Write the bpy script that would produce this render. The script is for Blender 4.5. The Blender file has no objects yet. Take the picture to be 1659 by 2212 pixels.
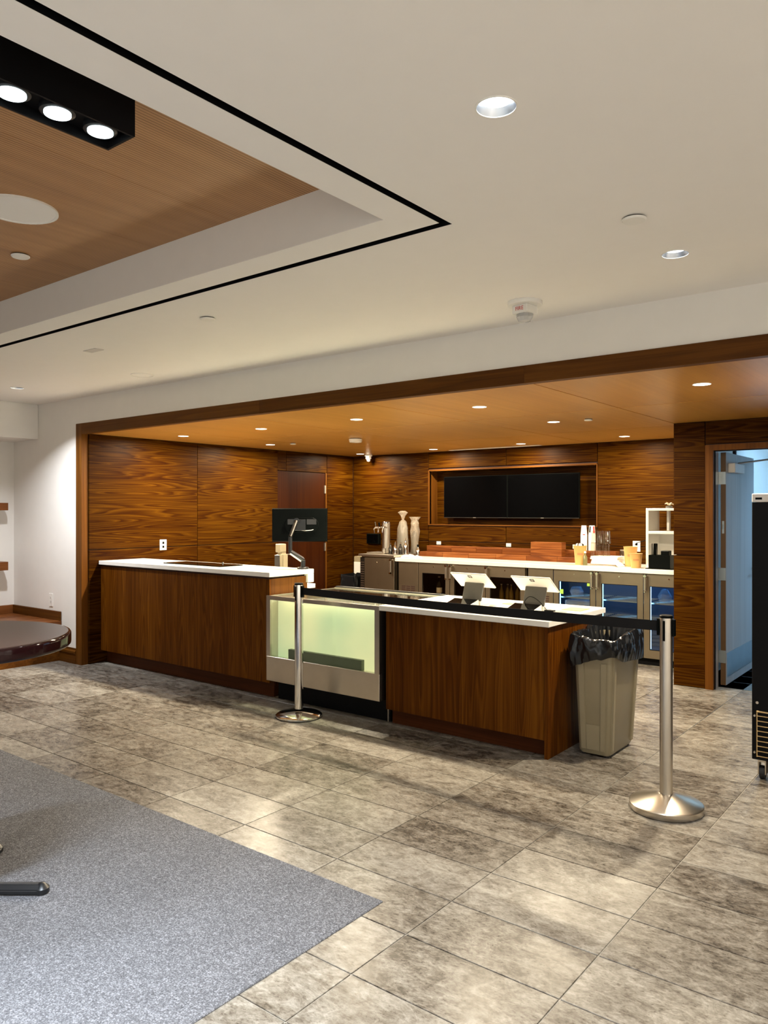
import bpy, bmesh, math, random
from mathutils import Matrix, Vector
random.seed(7)
S = bpy.context.scene
COL = S.collection
PI = math.pi

# ------------------------------------------------------------------ camera
CAM_A = math.radians(38.12); CAM_H = 1.55; FPX = 1666.0
cam = bpy.data.cameras.new('camera'); cam.sensor_fit = 'HORIZONTAL'; cam.sensor_width = 36.0
cam.lens = 36.0 * FPX / 1659.0; cam.clip_start = 0.05; cam.clip_end = 60
camo = bpy.data.objects.new('camera', cam); COL.objects.link(camo)
camo.location = (0, 0, CAM_H); camo.rotation_euler = (PI / 2, 0, CAM_A)
S.camera = camo
# ------------------------------------------------------------------ world and exposure
W = bpy.data.worlds.new('world'); S.world = W; W.use_nodes = True
W.node_tree.nodes['Background'].inputs[0].default_value = (0.95, 0.97, 1.0, 1)
W.node_tree.nodes['Background'].inputs[1].default_value = 1.0
S.view_settings.view_transform = 'Standard'; S.view_settings.look = 'None'
S.view_settings.gamma = 1.0; S.view_settings.use_curve_mapping = False
S.view_settings.exposure = 0.62
S.cycles.use_denoising = True
S.cycles.max_bounces = 8; S.cycles.diffuse_bounces = 5; S.cycles.glossy_bounces = 4
S.cycles.transmission_bounces = 6; S.cycles.transparent_max_bounces = 12
S.cycles.sample_clamp_indirect = 6.0
S.cycles.caustics_reflective = False; S.cycles.caustics_refractive = False
# lamp settings used by the fixtures' builders below: colour, watts
ROOM_LAMP = ((1.0, 0.95, 0.88), 14.0)
NICHE_LAMP = ((1.0, 0.85, 0.61), 42.0)
SPOT_LAMP = ((0.80, 0.90, 1.0), 4.6)
BACKROOM_LAMP = ((0.32, 0.64, 1.0), 62.0)

# ------------------------------------------------------------------ helpers
class MB:
    def __init__(self, T=None):
        self.v = []; self.f = []; self.T = T
    def add(self, vs, fs):
        o = len(self.v)
        if self.T is not None: vs = [self.T @ Vector(p) for p in vs]
        self.v += [tuple(p) for p in vs]
        self.f += [tuple(i + o for i in q) for q in fs]
        return self
    def box(self, x0, x1, y0, y1, z0, z1):
        x0, x1 = min(x0, x1), max(x0, x1); y0, y1 = min(y0, y1), max(y0, y1); z0, z1 = min(z0, z1), max(z0, z1)
        return self.add([(x0,y0,z0),(x1,y0,z0),(x1,y1,z0),(x0,y1,z0),(x0,y0,z1),(x1,y0,z1),(x1,y1,z1),(x0,y1,z1)],
            [(0,3,2,1),(4,5,6,7),(0,1,5,4),(1,2,6,5),(2,3,7,6),(3,0,4,7)])
    def lathe(self, prof, cx=0, cy=0, seg=24, wob=None, cap=True):
        n = len(prof); vs = []; fs = []
        for i in range(seg):
            a = 2 * PI * i / seg
            for j, (r, z) in enumerate(prof):
                rr = r if wob is None else r * wob(a, j / max(1, n - 1))
                vs.append((cx + rr * math.cos(a), cy + rr * math.sin(a), z))
        for i in range(seg):
            k = (i + 1) % seg
            for j in range(n - 1):
                fs.append((i*n+j, k*n+j, k*n+j+1, i*n+j+1))
        if cap and prof[0][0] > 1e-6: fs.append(tuple(i*n for i in reversed(range(seg))))
        if cap and prof[-1][0] > 1e-6: fs.append(tuple(i*n+n-1 for i in range(seg)))
        return self.add(vs, fs)
    def cyl(self, cx, cy, z0, z1, r, seg=24, r2=None):
        return self.lathe([(r, z0), (r if r2 is None else r2, z1)], cx, cy, seg)
    def ring(self, cx, cy, z0, z1, ri, ro, seg=28):      # annulus
        vs = []; fs = []
        for i in range(seg):
            a = 2*PI*i/seg; c, s = math.cos(a), math.sin(a)
            vs += [(cx+ro*c,cy+ro*s,z0),(cx+ro*c,cy+ro*s,z1),(cx+ri*c,cy+ri*s,z1),(cx+ri*c,cy+ri*s,z0)]
        for i in range(seg):
            k = (i+1) % seg
            for j in range(4):
                m = (j+1) % 4
                fs.append((i*4+j, k*4+j, k*4+m, i*4+m))
        return self.add(vs, fs)
    def tube(self, pts, r, seg=10, flat=1.0):
        pts = [Vector(p) for p in pts]; n = len(pts); vs = []; fs = []
        up = Vector((0, 0, 1))
        for i, p in enumerate(pts):
            d = (pts[min(i+1, n-1)] - pts[max(i-1, 0)]).normalized()
            u = d.cross(up)
            if u.length < 1e-3: u = d.cross(Vector((1, 0, 0)))
            u.normalize(); w = u.cross(d)
            rr = r[i] if isinstance(r, (list, tuple)) else r
            for j in range(seg):
                a = 2*PI*j/seg
                vs.append(p + u*(rr*math.cos(a)) + w*(rr*flat*math.sin(a)))
        for i in range(n-1):
            for j in range(seg):
                k = (j+1) % seg
                fs.append((i*seg+j, i*seg+k, (i+1)*seg+k, (i+1)*seg+j))
        fs.append(tuple(reversed(range(seg)))); fs.append(tuple((n-1)*seg+j for j in range(seg)))
        return self.add(vs, fs)
    def prism(self, poly, axis, a, b):       # polygon extruded along an axis
        n = len(poly)
        def pt(p, t):
            return {'x': (t, p[0], p[1]), 'y': (p[0], t, p[1]), 'z': (p[0], p[1], t)}[axis]
        vs = [pt(p, a) for p in poly] + [pt(p, b) for p in poly]
        fs = [tuple(range(n)), tuple(reversed(range(n, 2*n)))] + [(i, i+n, (i+1) % n + n, (i+1) % n) for i in range(n)]
        return self.add(vs, fs)
    def grid(self, fn, nu, nv, closed=False):
        vs = [fn(i/(nu if closed else nu-1), j/(nv-1)) for i in range(nu) for j in range(nv)]
        fs = []
        for i in range(nu if closed else nu-1):
            k = (i+1) % nu
            for j in range(nv-1): fs.append((i*nv+j, k*nv+j, k*nv+j+1, i*nv+j+1))
        return self.add(vs, fs)

def wloc(o):
    v = Vector((0, 0, 0))
    while o is not None: v += o.location; o = o.parent
    return v
def tag(o, label=None, cat=None, group=None, kind=None):
    if label: o['label'] = label
    if cat: o['category'] = cat
    if group: o['group'] = group
    if kind: o['kind'] = kind
    return o
def build(mb, name, mat, parent=None, smooth=False, bevel=0, segs=1, solid=0, origin=None):
    off = wloc(parent)
    if origin is None:
        if parent is None:
            xs, ys, zs = zip(*mb.v)
            origin = Vector(((min(xs)+max(xs))/2, (min(ys)+max(ys))/2, min(zs)))
        else: origin = Vector((0, 0, 0)) + off
    origin = Vector(origin)
    me = bpy.data.meshes.new(name)
    me.from_pydata([tuple(Vector(p) - origin) for p in mb.v], [], mb.f)
    bm = bmesh.new(); bm.from_mesh(me)
    bmesh.ops.recalc_face_normals(bm, faces=bm.faces)
    if bevel > 0:
        es = [e for e in bm.edges if len(e.link_faces) == 2 and e.calc_face_angle(0) > 0.6]
        bmesh.ops.bevel(bm, geom=es, offset=bevel, segments=segs, affect='EDGES', clamp_overlap=True)
    bm.to_mesh(me); bm.free()
    if smooth:
        me.polygons.foreach_set('use_smooth', [True]*len(me.polygons))
        me.set_sharp_from_angle(angle=0.7)
    me.materials.append(mat)
    o = bpy.data.objects.new(name, me); COL.objects.link(o)
    o.location = origin - off
    if parent is not None: o.parent = parent
    if solid:
        m = o.modifiers.new('thickness', 'SOLIDIFY'); m.thickness = solid
    return o
def thing(name, label, cat, loc, group=None, kind=None):
    o = bpy.data.objects.new(name, None); COL.objects.link(o); o.location = loc
    o.empty_display_size = 0.1
    return tag(o, label, cat, group, kind)
def struct(o): o['kind'] = 'structure'; return o
def at(mesh_obj, name, loc, parent):           # another object sharing the mesh
    o = bpy.data.objects.new(name, mesh_obj.data); COL.objects.link(o)
    o.location = Vector(loc) - wloc(parent)
    if parent is not None: o.parent = parent
    return o
def copy_tree(root, loc, label=None):
    r = root.copy(); COL.objects.link(r); r.location = loc
    if label: r['label'] = label
    for ch in [c for c in bpy.data.objects if c.parent == root]:
        c = ch.copy(); COL.objects.link(c); c.parent = r
        for g in [d for d in bpy.data.objects if d.parent == ch]:
            d = g.copy(); COL.objects.link(d); d.parent = c
    return r

# ------------------------------------------------------------------ materials
def nt(name):
    m = bpy.data.materials.new(name); m.use_nodes = True
    t = m.node_tree; return m, t, t.nodes['Principled BSDF']
def N(t, typ, **kw):
    n = t.nodes.new(typ)
    for k, v in kw.items(): setattr(n, k, v)
    return n
def math_(t, op, a, b=None, c=None):
    n = N(t, 'ShaderNodeMath', operation=op)
    for i, x in enumerate((a, b, c)):
        if x is None: continue
        if isinstance(x, (int, float)): n.inputs[i].default_value = x
        else: t.links.new(x, n.inputs[i])
    return n.outputs[0]
def vmath(t, op, a, b):
    n = N(t, 'ShaderNodeVectorMath', operation=op)
    for i, x in enumerate((a, b)):
        if isinstance(x, tuple): n.inputs[i].default_value = x
        else: t.links.new(x, n.inputs[i])
    return n.outputs[0]
def ramp(t, fac, stops):
    n = N(t, 'ShaderNodeValToRGB'); e = n.color_ramp.elements
    while len(e) < len(stops): e.new(0.5)
    for i, (p, c) in enumerate(stops): e[i].position = p; e[i].color = (c[0], c[1], c[2], 1)
    t.links.new(fac, n.inputs[0]); return n.outputs[0]
def noise(t, vec, scale, detail=2, rough=0.5, dist=0.0):
    n = N(t, 'ShaderNodeTexNoise'); n.inputs['Scale'].default_value = scale
    n.inputs['Detail'].default_value = detail; n.inputs['Roughness'].default_value = rough
    n.inputs['Distortion'].default_value = dist
    t.links.new(vec, n.inputs['Vector']); return n.outputs[0]
def bump(t, b, h, strength, dist=0.01):
    n = N(t, 'ShaderNodeBump'); n.inputs['Strength'].default_value = strength; n.inputs['Distance'].default_value = dist
    t.links.new(h, n.inputs['Height']); t.links.new(n.outputs[0], b.inputs['Normal'])
def plain(name, col, rough=0.5, metal=0.0, spec=0.5, coat=0.0, emit=None, es=0.0, var=0.04):
    m, t, b = nt(name)
    b.inputs['Roughness'].default_value = rough; b.inputs['Metallic'].default_value = metal
    b.inputs['Specular IOR Level'].default_value = spec; b.inputs['Coat Weight'].default_value = coat
    g = N(t, 'ShaderNodeNewGeometry')
    f = noise(t, g.outputs['Position'], 9.0, 3)
    lo = tuple(c*(1-var) for c in col); hi = tuple(min(1, c*(1+var)) for c in col)
    t.links.new(ramp(t, f, [(0.3, lo), (0.7, hi)]), b.inputs['Base Color'])
    if emit:
        b.inputs['Emission Color'].default_value = (*emit, 1); b.inputs['Emission Strength'].default_value = es
    return m
def wood(name, scale, cols, rough=0.36, ring=9.0, spec=0.12, contrast=1.0, fibre=1.0):
    # scale: how stretched the figure is along x, y, z (small = along the grain)
    m, t, b = nt(name)
    g = N(t, 'ShaderNodeNewGeometry'); oi = N(t, 'ShaderNodeObjectInfo')
    off = vmath(t, 'MULTIPLY', oi.outputs['Random'], (7.3, 5.1, 9.7))
    p = vmath(t, 'ADD', g.outputs['Position'], off)
    n1 = noise(t, vmath(t, 'MULTIPLY', p, scale), 1.0, 1.3, 0.40)
    r0 = math_(t, 'FRACT', math_(t, 'MULTIPLY', n1, ring))
    r = math_(t, 'MULTIPLY', math_(t, 'POWER', r0, 3.0), math_(t, 'SMOOTH_MIN', math_(t, 'MULTIPLY', math_(t, 'SUBTRACT', 1.0, r0), 8.0), 1.0, 0.2))
    glint = math_(t, 'POWER', math_(t, 'SUBTRACT', 1.0, math_(t, 'ABSOLUTE', math_(t, 'SUBTRACT', r0, 0.22))), 9.0)
    r = math_(t, 'SUBTRACT', r, math_(t, 'MULTIPLY', glint, 0.55))
    fib = noise(t, vmath(t, 'MULTIPLY', p, tuple(s * (2.2 if s < 2 else 22.0) for s in scale)), 1.0, 3, 0.6)
    med = noise(t, vmath(t, 'MULTIPLY', p, tuple(s * (0.9 if s < 2 else 4.5) for s in scale)), 1.0, 3, 0.6)
    low = noise(t, vmath(t, 'MULTIPLY', p, tuple(s * 0.5 for s in scale)), 1.0, 2)
    f = math_(t, 'MULTIPLY_ADD', r, -0.34 * contrast, 0.06)
    f = math_(t, 'ADD', f, math_(t, 'MULTIPLY', fib, 0.34 * fibre))
    f = math_(t, 'ADD', f, math_(t, 'MULTIPLY', med, 0.40 * fibre))
    f = math_(t, 'ADD', f, math_(t, 'MULTIPLY_ADD', low, 0.40, 0.37*(1-fibre)))
    f = math_(t, 'ADD', f, math_(t, 'MULTIPLY_ADD', oi.outputs['Random'], 0.08, -0.04))
    t.links.new(ramp(t, f, [(0.28, cols[0]), (0.54, cols[1]), (0.82, cols[2])]), b.inputs['Base Color'])
    b.inputs['Roughness'].default_value = rough; b.inputs['Specular IOR Level'].default_value = spec
    bump(t, b, fib, 0.05, 0.002)
    return m
WAL = ((0.0125, 0.0022, 0.0001), (0.0290, 0.0083, 0.0002), (0.064, 0.0235, 0.0010))
WALD = ((0.026, 0.006, 0.0004), (0.080, 0.022, 0.0010), (0.158, 0.054, 0.0040))
TRIM = ((0.040, 0.013, 0.0015), (0.085, 0.028, 0.003), (0.14, 0.052, 0.007))
M = {}
M['wood_h'] = wood('walnut_horizontal', (0.50, 0.50, 10.0), WAL, 0.42, ring=17, contrast=0.9, spec=0.04)
M['wood_v'] = wood('walnut_vertical', (9.0, 9.0, 0.55), WALD, 0.42, ring=13, contrast=0.5, spec=0.07)
M['wood_ceiling'] = wood('walnut_ceiling', (7.0, 0.35, 7.0), ((0.30,0.130,0.022),(0.40,0.188,0.036),(0.50,0.255,0.060)), 0.32, ring=4, contrast=0.15, spec=0.4)
M['wood_trim'] = wood('walnut_trim', (0.6, 8.0, 12.0), TRIM, 0.45, ring=5, contrast=0.4)
M['wood_trim_v'] = wood('walnut_trim_upright', (12.0, 12.0, 0.6), TRIM, 0.45, ring=5, contrast=0.4)
M['wood_door'] = wood('dark_door_veneer', (10.0, 10.0, 0.4), ((0.012,0.0022,0.0003),(0.024,0.0050,0.0006),(0.040,0.0095,0.001)), 0.4, ring=4, contrast=0.3)
M['wood_kick'] = wood('dark_kick_board', (0.7, 6.0, 6.0), ((0.025,0.006,0.002),(0.055,0.015,0.004),(0.09,0.026,0.008)), 0.4, ring=4, contrast=0.3)
M['wood_plank'] = wood('rustic_plank', (1.2, 1.2, 16.0), ((0.05,0.011,0.002),(0.125,0.034,0.006),(0.23,0.078,0.018)), 0.5, ring=4, contrast=0.6)
M['wood_bench'] = wood('bench_wood', (7.0, 0.6, 7.0), ((0.06,0.018,0.005),(0.14,0.045,0.012),(0.23,0.085,0.025)), 0.3, ring=4, contrast=0.4)
M['joint'] = plain('dark_joint', (0.03, 0.006, 0.003), 0.7)
M['table'] = plain('table_lacquer', (0.045, 0.022, 0.016), 0.30, spec=0.35)
M['table_edge'] = plain('table_edge_lacquer', (0.014, 0.004, 0.004), 0.08, spec=0.3)
M['white_paint'] = plain('white_wall_paint', (0.83, 0.81, 0.77), 0.55, var=0.01)
M['ceiling_paint'] = plain('white_ceiling_paint', (0.90, 0.88, 0.85), 0.6, var=0.006)
M['fixture_white'] = plain('white_plastic', (0.85, 0.84, 0.80), 0.4, var=0.01)
M['plastic_dim'] = plain('grey_white_plastic', (0.62, 0.60, 0.58), 0.45)
M['black'] = plain('black_paint', (0.004, 0.004, 0.005), 0.5, spec=0.12)
M['black_metal'] = plain('black_powder_coat', (0.010, 0.011, 0.013), 0.35)
M['black_gloss'] = plain('black_screen_glass', (0.001, 0.001, 0.0012), 0.08, spec=0.05)
M['black_plastic'] = plain('black_plastic', (0.0022, 0.003, 0.0028), 0.4, spec=0.06)
M['rubber'] = plain('black_rubber', (0.015, 0.015, 0.016), 0.7)
M['belt'] = plain('black_webbing', (0.008, 0.008, 0.009), 0.75, spec=0.2)
M['steel'] = plain('brushed_stainless', (0.60, 0.55, 0.48), 0.30, metal=1.0)
M['steel_door'] = plain('stainless_door', (0.34, 0.285, 0.21), 0.36, metal=1.0)
M['chrome'] = plain('polished_chrome', (0.72, 0.70, 0.67), 0.08, metal=1.0)
M['dark_steel'] = plain('dark_steel', (0.10, 0.095, 0.09), 0.35, metal=1.0)
M['brass'] = plain('brass_wire', (0.75, 0.55, 0.28), 0.3, metal=1.0)
M['quartz'] = plain('white_quartz', (0.86, 0.84, 0.79), 0.12, var=0.03)
M['bin'] = plain('beige_bin_plastic', (0.30, 0.255, 0.165), 0.42, var=0.03)
M['bag'] = plain('black_bin_liner', (0.008, 0.009, 0.011), 0.22)
M['cup'] = plain('paper_cup_white', (0.84, 0.82, 0.78), 0.5)
M['cup_tan'] = plain('paper_cup_tan', (0.56, 0.31, 0.10), 0.55)
M['red'] = plain('red_print', (0.55, 0.03, 0.03), 0.5)
M['print_brown'] = plain('brown_print', (0.45, 0.20, 0.08), 0.5)
M['paper'] = plain('white_paper', (0.86, 0.84, 0.78), 0.6)
M['gray_panel'] = plain('grey_stand_plastic', (0.10, 0.096, 0.083), 0.4)
M['tablet_white'] = plain('white_tablet_shell', (0.80, 0.78, 0.72), 0.3)
M['door_gray'] = wood('grey_door_laminate', (14.0, 14.0, 0.5), ((0.30,0.31,0.32),(0.40,0.41,0.42),(0.50,0.51,0.52)), 0.45, ring=3, contrast=0.25)
M['door_edge'] = plain('brown_door_edge', (0.09, 0.045, 0.015), 0.5)
M['jamb_gray'] = plain('grey_painted_jamb', (0.42, 0.40, 0.40), 0.4)
M['galv'] = plain('satin_kick_plate', (0.45, 0.52, 0.56), 0.35, metal=1.0)
M['green_note'] = plain('green_note', (0.35, 0.62, 0.08), 0.6)
M['dark_green'] = plain('dark_green_tray', (0.13, 0.16, 0.10), 0.5)
M['floor_back'] = plain('blue_grey_vinyl', (0.10, 0.14, 0.17), 0.4)
M['cooler_in'] = plain('cooler_liner', (0.09, 0.09, 0.09), 0.4)
M['cooler_dark'] = plain('dark_cooler_liner', (0.06, 0.05, 0.04), 0.4)
M['cloth'] = plain('white_towel', (0.85, 0.82, 0.74), 0.8)
M['bottle_dark'] = plain('dark_bottle_glass', (0.02, 0.018, 0.015), 0.12)
M['amber'] = plain('amber_bottle_glass', (0.12, 0.08, 0.02), 0.15)
M['flower'] = plain('pale_dried_leaf', (0.62, 0.56, 0.42), 0.7)
M['olive'] = plain('olive_bottle', (0.14, 0.13, 0.05), 0.2)
def lamp_mat(name, col, s):
    m, t, b = nt(name); b.inputs['Base Color'].default_value = (0.9, 0.9, 0.9, 1)
    b.inputs['Emission Color'].default_value = (*col, 1); b.inputs['Emission Strength'].default_value = s
    return m
M['lamp_room'] = lamp_mat('lit_lens_neutral', (0.90, 0.96, 1.0), 4.0)
M['lamp_niche'] = lamp_mat('lit_lens_warm', (1.0, 0.93, 0.78), 4.0)
M['lamp_spot'] = lamp_mat('lit_lens_cool', (0.80, 0.97, 1.0), 3.0)
M['lamp_blue'] = lamp_mat('blue_led_strip', (0.25, 0.62, 1.0), 5.0)
M['lamp_back'] = lamp_mat('lit_panel_cool', (0.62, 0.85, 1.0), 2.0)
def case_panel():  # liner emits by itself; the case's inner glow is put into its colour
    m, t, b = nt('glowing_case_liner')
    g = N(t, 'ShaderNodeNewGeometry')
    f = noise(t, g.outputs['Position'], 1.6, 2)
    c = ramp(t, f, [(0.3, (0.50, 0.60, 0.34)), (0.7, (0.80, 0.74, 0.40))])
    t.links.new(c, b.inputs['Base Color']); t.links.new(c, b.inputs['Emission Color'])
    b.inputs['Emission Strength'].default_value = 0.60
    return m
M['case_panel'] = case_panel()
def reflector():
    m, t, b = nt('downlight_reflector'); b.inputs['Base Color'].default_value = (0.62, 0.66, 0.72, 1)
    b.inputs['Metallic'].default_value = 1.0; b.inputs['Roughness'].default_value = 0.35
    return m
M['reflector'] = reflector()
def pane(name, tint=(1, 1, 1), refl=1.0):
    m, t, b = nt(name); out = t.nodes['Material Output']; t.nodes.remove(b)
    fr = N(t, 'ShaderNodeLayerWeight'); fr.inputs[0].default_value = 0.5
    fz = math_(t, 'MULTIPLY_ADD', math_(t, 'POWER', fr.outputs['Facing'], 5.0), 0.9, 0.04)
    tr = N(t, 'ShaderNodeBsdfTransparent'); tr.inputs[0].default_value = (*tint, 1)
    gl = N(t, 'ShaderNodeBsdfGlossy'); gl.inputs['Roughness'].default_value = 0.03
    mx = N(t, 'ShaderNodeMixShader')
    t.links.new(math_(t, 'MULTIPLY', fz, refl), mx.inputs[0])
    t.links.new(tr.outputs[0], mx.inputs[1]); t.links.new(gl.outputs[0], mx.inputs[2])
    t.links.new(mx.outputs[0], out.inputs[0]); return m
M['pane'] = pane('clear_glass_pane', (0.93, 0.96, 0.93))
M['pane_dark'] = pane('smoked_glass_pane', (0.75, 0.70, 0.62), 0.6)
M['pane_cool'] = pane('cooler_glass_pane', (0.85, 0.9, 0.95), 0.45)
def film(name, col, a):
    m, t, b = nt(name); b.inputs['Base Color'].default_value = (*col, 1)
    b.inputs['Roughness'].default_value = 0.15; b.inputs['Alpha'].default_value = a
    b.inputs['Specular IOR Level'].default_value = 0.9
    return m
M['film'] = film('clear_plastic_film', (0.60, 0.52, 0.42), 0.28)
M['clear_cup'] = pane('clear_cup_plastic', (0.86, 0.83, 0.78), 1.5)
M['strobe_lens'] = film('clear_strobe_lens', (0.75, 0.76, 0.78), 0.45)

def stone():
    m, t, b = nt('grey_stone_tile')
    g = N(t, 'ShaderNodeNewGeometry'); P = g.outputs['Position']
    sc = vmath(t, 'DIVIDE', vmath(t, 'ADD', P, (1.075, -2.275, 10.0)), (0.609, 0.3075, 100.0))
    fl = N(t, 'ShaderNodeVectorMath', operation='FLOOR'); t.links.new(sc, fl.inputs[0])
    wn = N(t, 'ShaderNodeTexWhiteNoise', noise_dimensions='3D'); t.links.new(fl.outputs[0], wn.inputs[0])
    p = vmath(t, 'ADD', P, vmath(t, 'MULTIPLY', wn.outputs['Color'], (9.0, 9.0, 9.0)))
    p = vmath(t, 'MULTIPLY', p, (0.75, 1.25, 1.0))
    big = noise(t, p, 3.2, 3, 0.55, 0.6)
    mid = noise(t, p, 19.0, 8, 0.74, 0.35)
    fine = noise(t, p, 85.0, 5, 0.72, 0.2)
    vein = math_(t, 'ABSOLUTE', math_(t, 'SUBTRACT', noise(t, p, 6.0, 6, 0.62, 1.6), 0.5))
    vein = math_(t, 'POWER', math_(t, 'SUBTRACT', 1.0, math_(t, 'MINIMUM', math_(t, 'MULTIPLY', vein, 14.0), 1.0)), 2.0)
    f = math_(t, 'MULTIPLY', mid, 0.80)
    f = math_(t, 'ADD', f, math_(t, 'MULTIPLY', fine, 0.38))
    f = math_(t, 'ADD', f, math_(t, 'MULTIPLY', big, 0.30))
    f = math_(t, 'ADD', f, math_(t, 'MULTIPLY_ADD', wn.outputs['Value'], 0.14, -0.33))
    f = math_(t, 'ADD', f, math_(t, 'MULTIPLY', vein, 0.09))
    c = ramp(t, f, [(0.33, (0.036, 0.029, 0.022)), (0.43, (0.110, 0.094, 0.076)), (0.54, (0.190, 0.173, 0.147)), (0.72, (0.32, 0.303, 0.268))])
    t.links.new(c, b.inputs['Base Color'])
    b.inputs['Specular IOR Level'].default_value = 0.20
    t.links.new(math_(t, 'MULTIPLY_ADD', fine, 0.20, 0.20), b.inputs['Roughness'])
    bump(t, b, mid, 0.10, 0.003)
    return m
M['stone'] = stone()
M['grout'] = plain('pale_grout', (0.42, 0.39, 0.33), 0.7)
def carpet():
    m, t, b = nt('grey_loop_carpet')
    g = N(t, 'ShaderNodeNewGeometry'); P = g.outputs['Position']
    a = noise(t, P, 170.0, 2, 0.7); c2 = noise(t, P, 80.0, 3, 0.7); big = noise(t, P, 1.4, 2)
    f = math_(t, 'ADD', math_(t, 'MULTIPLY', a, 0.6), math_(t, 'MULTIPLY', c2, 0.4))
    f = math_(t, 'ADD', f, math_(t, 'MULTIPLY_ADD', big, 0.1, -0.05))
    t.links.new(ramp(t, f, [(0.33, (0.050, 0.051, 0.056)), (0.5, (0.125, 0.127, 0.139)), (0.67, (0.31, 0.315, 0.345))]), b.inputs['Base Color'])
    b.inputs['Roughness'].default_value = 0.95; b.inputs['Specular IOR Level'].default_value = 0.1
    bump(t, b, a, 0.5, 0.004)
    return m
M['carpet'] = carpet()
def slat_wood():
    m, t, b = nt('grooved_oak_ceiling')
    g = N(t, 'ShaderNodeNewGeometry'); P = g.outputs['Position']; oi = N(t, 'ShaderNodeObjectInfo')
    sep = N(t, 'ShaderNodeSeparateXYZ'); t.links.new(P, sep.inputs[0])
    w = math_(t, 'SINE', math_(t, 'MULTIPLY', sep.outputs[0], 2*PI/0.016))
    w = math_(t, 'SMOOTH_MIN', math_(t, 'MULTIPLY_ADD', w, 1.2, 1.1), 1.0, 0.3)
    lo = noise(t, vmath(t, 'MULTIPLY', P, (14.0, 0.8, 1.0)), 1.0, 3)
    f = math_(t, 'ADD', math_(t, 'MULTIPLY', w, 0.45), math_(t, 'MULTIPLY', lo, 0.5))
    f = math_(t, 'ADD', f, math_(t, 'MULTIPLY', oi.outputs['Random'], 0.12))
    t.links.new(ramp(t, f, [(0.15, (0.18, 0.080, 0.028)), (0.55, (0.40, 0.205, 0.080)), (0.9, (0.53, 0.29, 0.125))]), b.inputs['Base Color'])
    b.inputs['Roughness'].default_value = 0.5
    bump(t, b, w, 0.3, 0.003)
    return m
M['slat_wood'] = slat_wood()

# ================================================================== STRUCTURE
XW, YW, YB, YP = -7.20, 4.255, 8.457, 7.05      # niche left wall, opening wall, niche back wall, pillar wall
ZC, ZN = 2.71, 2.345                            # room ceiling, niche ceiling
XR, YR = 3.2, -3.2                              # room right and rear walls
XL = -8.63
XNR = 1.6                                       # niche right wall

def proj(x, y, z):
    s, c = math.sin(CAM_A), math.cos(CAM_A)
    k = -x*s + y*c; l = x*c + y*s
    if k < 0.2: return None
    return (829.5 + FPX*l/k, 1106.5 - FPX*(z-CAM_H)/k)
# --- floor and its stone tiles
floor = struct(build(MB().box(XL-0.2, XR+0.2, YR-0.2, 8.7, -0.12, -0.004), 'floor', M['grout']))
TX, TY, X0T, Y0T = 0.609, 0.3075, -1.075, 2.275
tile_ref = None; far_tiles = MB()
CX, CY = -1.895, 2.41
for i in range(-13, 8):
    for j in range(-18, 21):
        x0, y0 = X0T + i*TX, Y0T + j*TY
        x1, y1 = x0+TX, y0+TY
        if x1 < XL or x0 > XR or y1 < YR or y0 > 8.46: continue
        if x1 < CX-0.01 and y1 < CY-0.01: continue
        if y0 > 4.3 and x1 < XW: continue
        if y0 > YP+0.1 and x0 > -2.0: continue
        pr = [proj(a, b_, 0) for a in (x0, x1) for b_ in (y0, y1)]
        vis = any(q and -20 < q[0] < 1680 and q[1] < 2240 for q in pr)
        vis = vis and (y0 < 4.5 or x1 > -2.9)
        g = 0.0022
        if vis:
            if tile_ref is None:
                tile_ref = build(MB().box(x0+g, x1-g, y0+g, y1-g, -0.012, 0.0), 'tile', M['stone'], floor, bevel=0.0012, origin=((x0+x1)/2, (y0+y1)/2, 0))
            else: at(tile_ref, 'tile', ((x0+x1)/2, (y0+y1)/2, 0), floor)
        else: far_tiles.box(x0+g, x1-g, y0+g, y1-g, -0.012, 0.0)
tag(build(far_tiles, 'outer_tiles', M['stone'], floor), kind='stuff')
carpet_o = build(MB().box(XL+0.05, CX, YR+0.02, CY, -0.011, 0.005), 'carpet', M['carpet'], bevel=0.003)
tag(carpet_o, 'speckled blue-grey carpet inset in the stone floor', 'carpet', kind='structure')

# --- room ceiling with recessed black slot and coffer
SO, SI = (-1.702, 2.615), (-1.738, 2.572)        # slot outer / inner edges (x, y)
CFX0 = -7.0; CFY0 = -1.6                          # far coffer limits
def frame_boxes(mb, x0, x1, y0, y1, X0, X1, Y0, Y1, z0, z1):  # ring: inner x0..y1, outer X0..Y1
    mb.box(X0, X1, y1, Y1, z0, z1); mb.box(X0, X1, Y0, y0, z0, z1)
    mb.box(X0, x0, y0, y1, z0, z1); mb.box(x1, X1, y0, y1, z0, z1); return mb
sx = CFX0-(SO[0]-CX); sy = CFY0-(SO[1]-2.408)
ix = CFX0-(SI[0]-CX); iy = CFY0-(SI[1]-2.408)
ce = MB()
frame_boxes(ce, sx, SO[0], sy, SO[1], XL-0.1, XR+0.1, YR-0.1, YW+0.02, ZC, ZC+0.10)
ceil = struct(build(ce, 'ceiling', M['ceiling_paint']))
build(frame_boxes(MB(), CFX0, -1.893, CFY0, 2.408, ix, SI[0], iy, SI[1], ZC, ZC+0.003), 'coffer_border', M['ceiling_paint'], ceil)
build(frame_boxes(MB(), ix-0.01, SI[0]+0.01, iy-0.01, SI[1]+0.01, sx-0.01, SO[0]+0.01, sy-0.01, SO[1]+0.01, ZC+0.045, ZC+0.09), 'slot_channel', M['black'], ceil)
build(frame_boxes(MB(), CFX0, -1.893, CFY0, 2.408, ix+0.002, SI[0]-0.002, iy+0.002, SI[1]-0.002, ZC+0.003, ZC+0.30), 'coffer_fascia', M['white_paint'], ceil)
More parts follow.
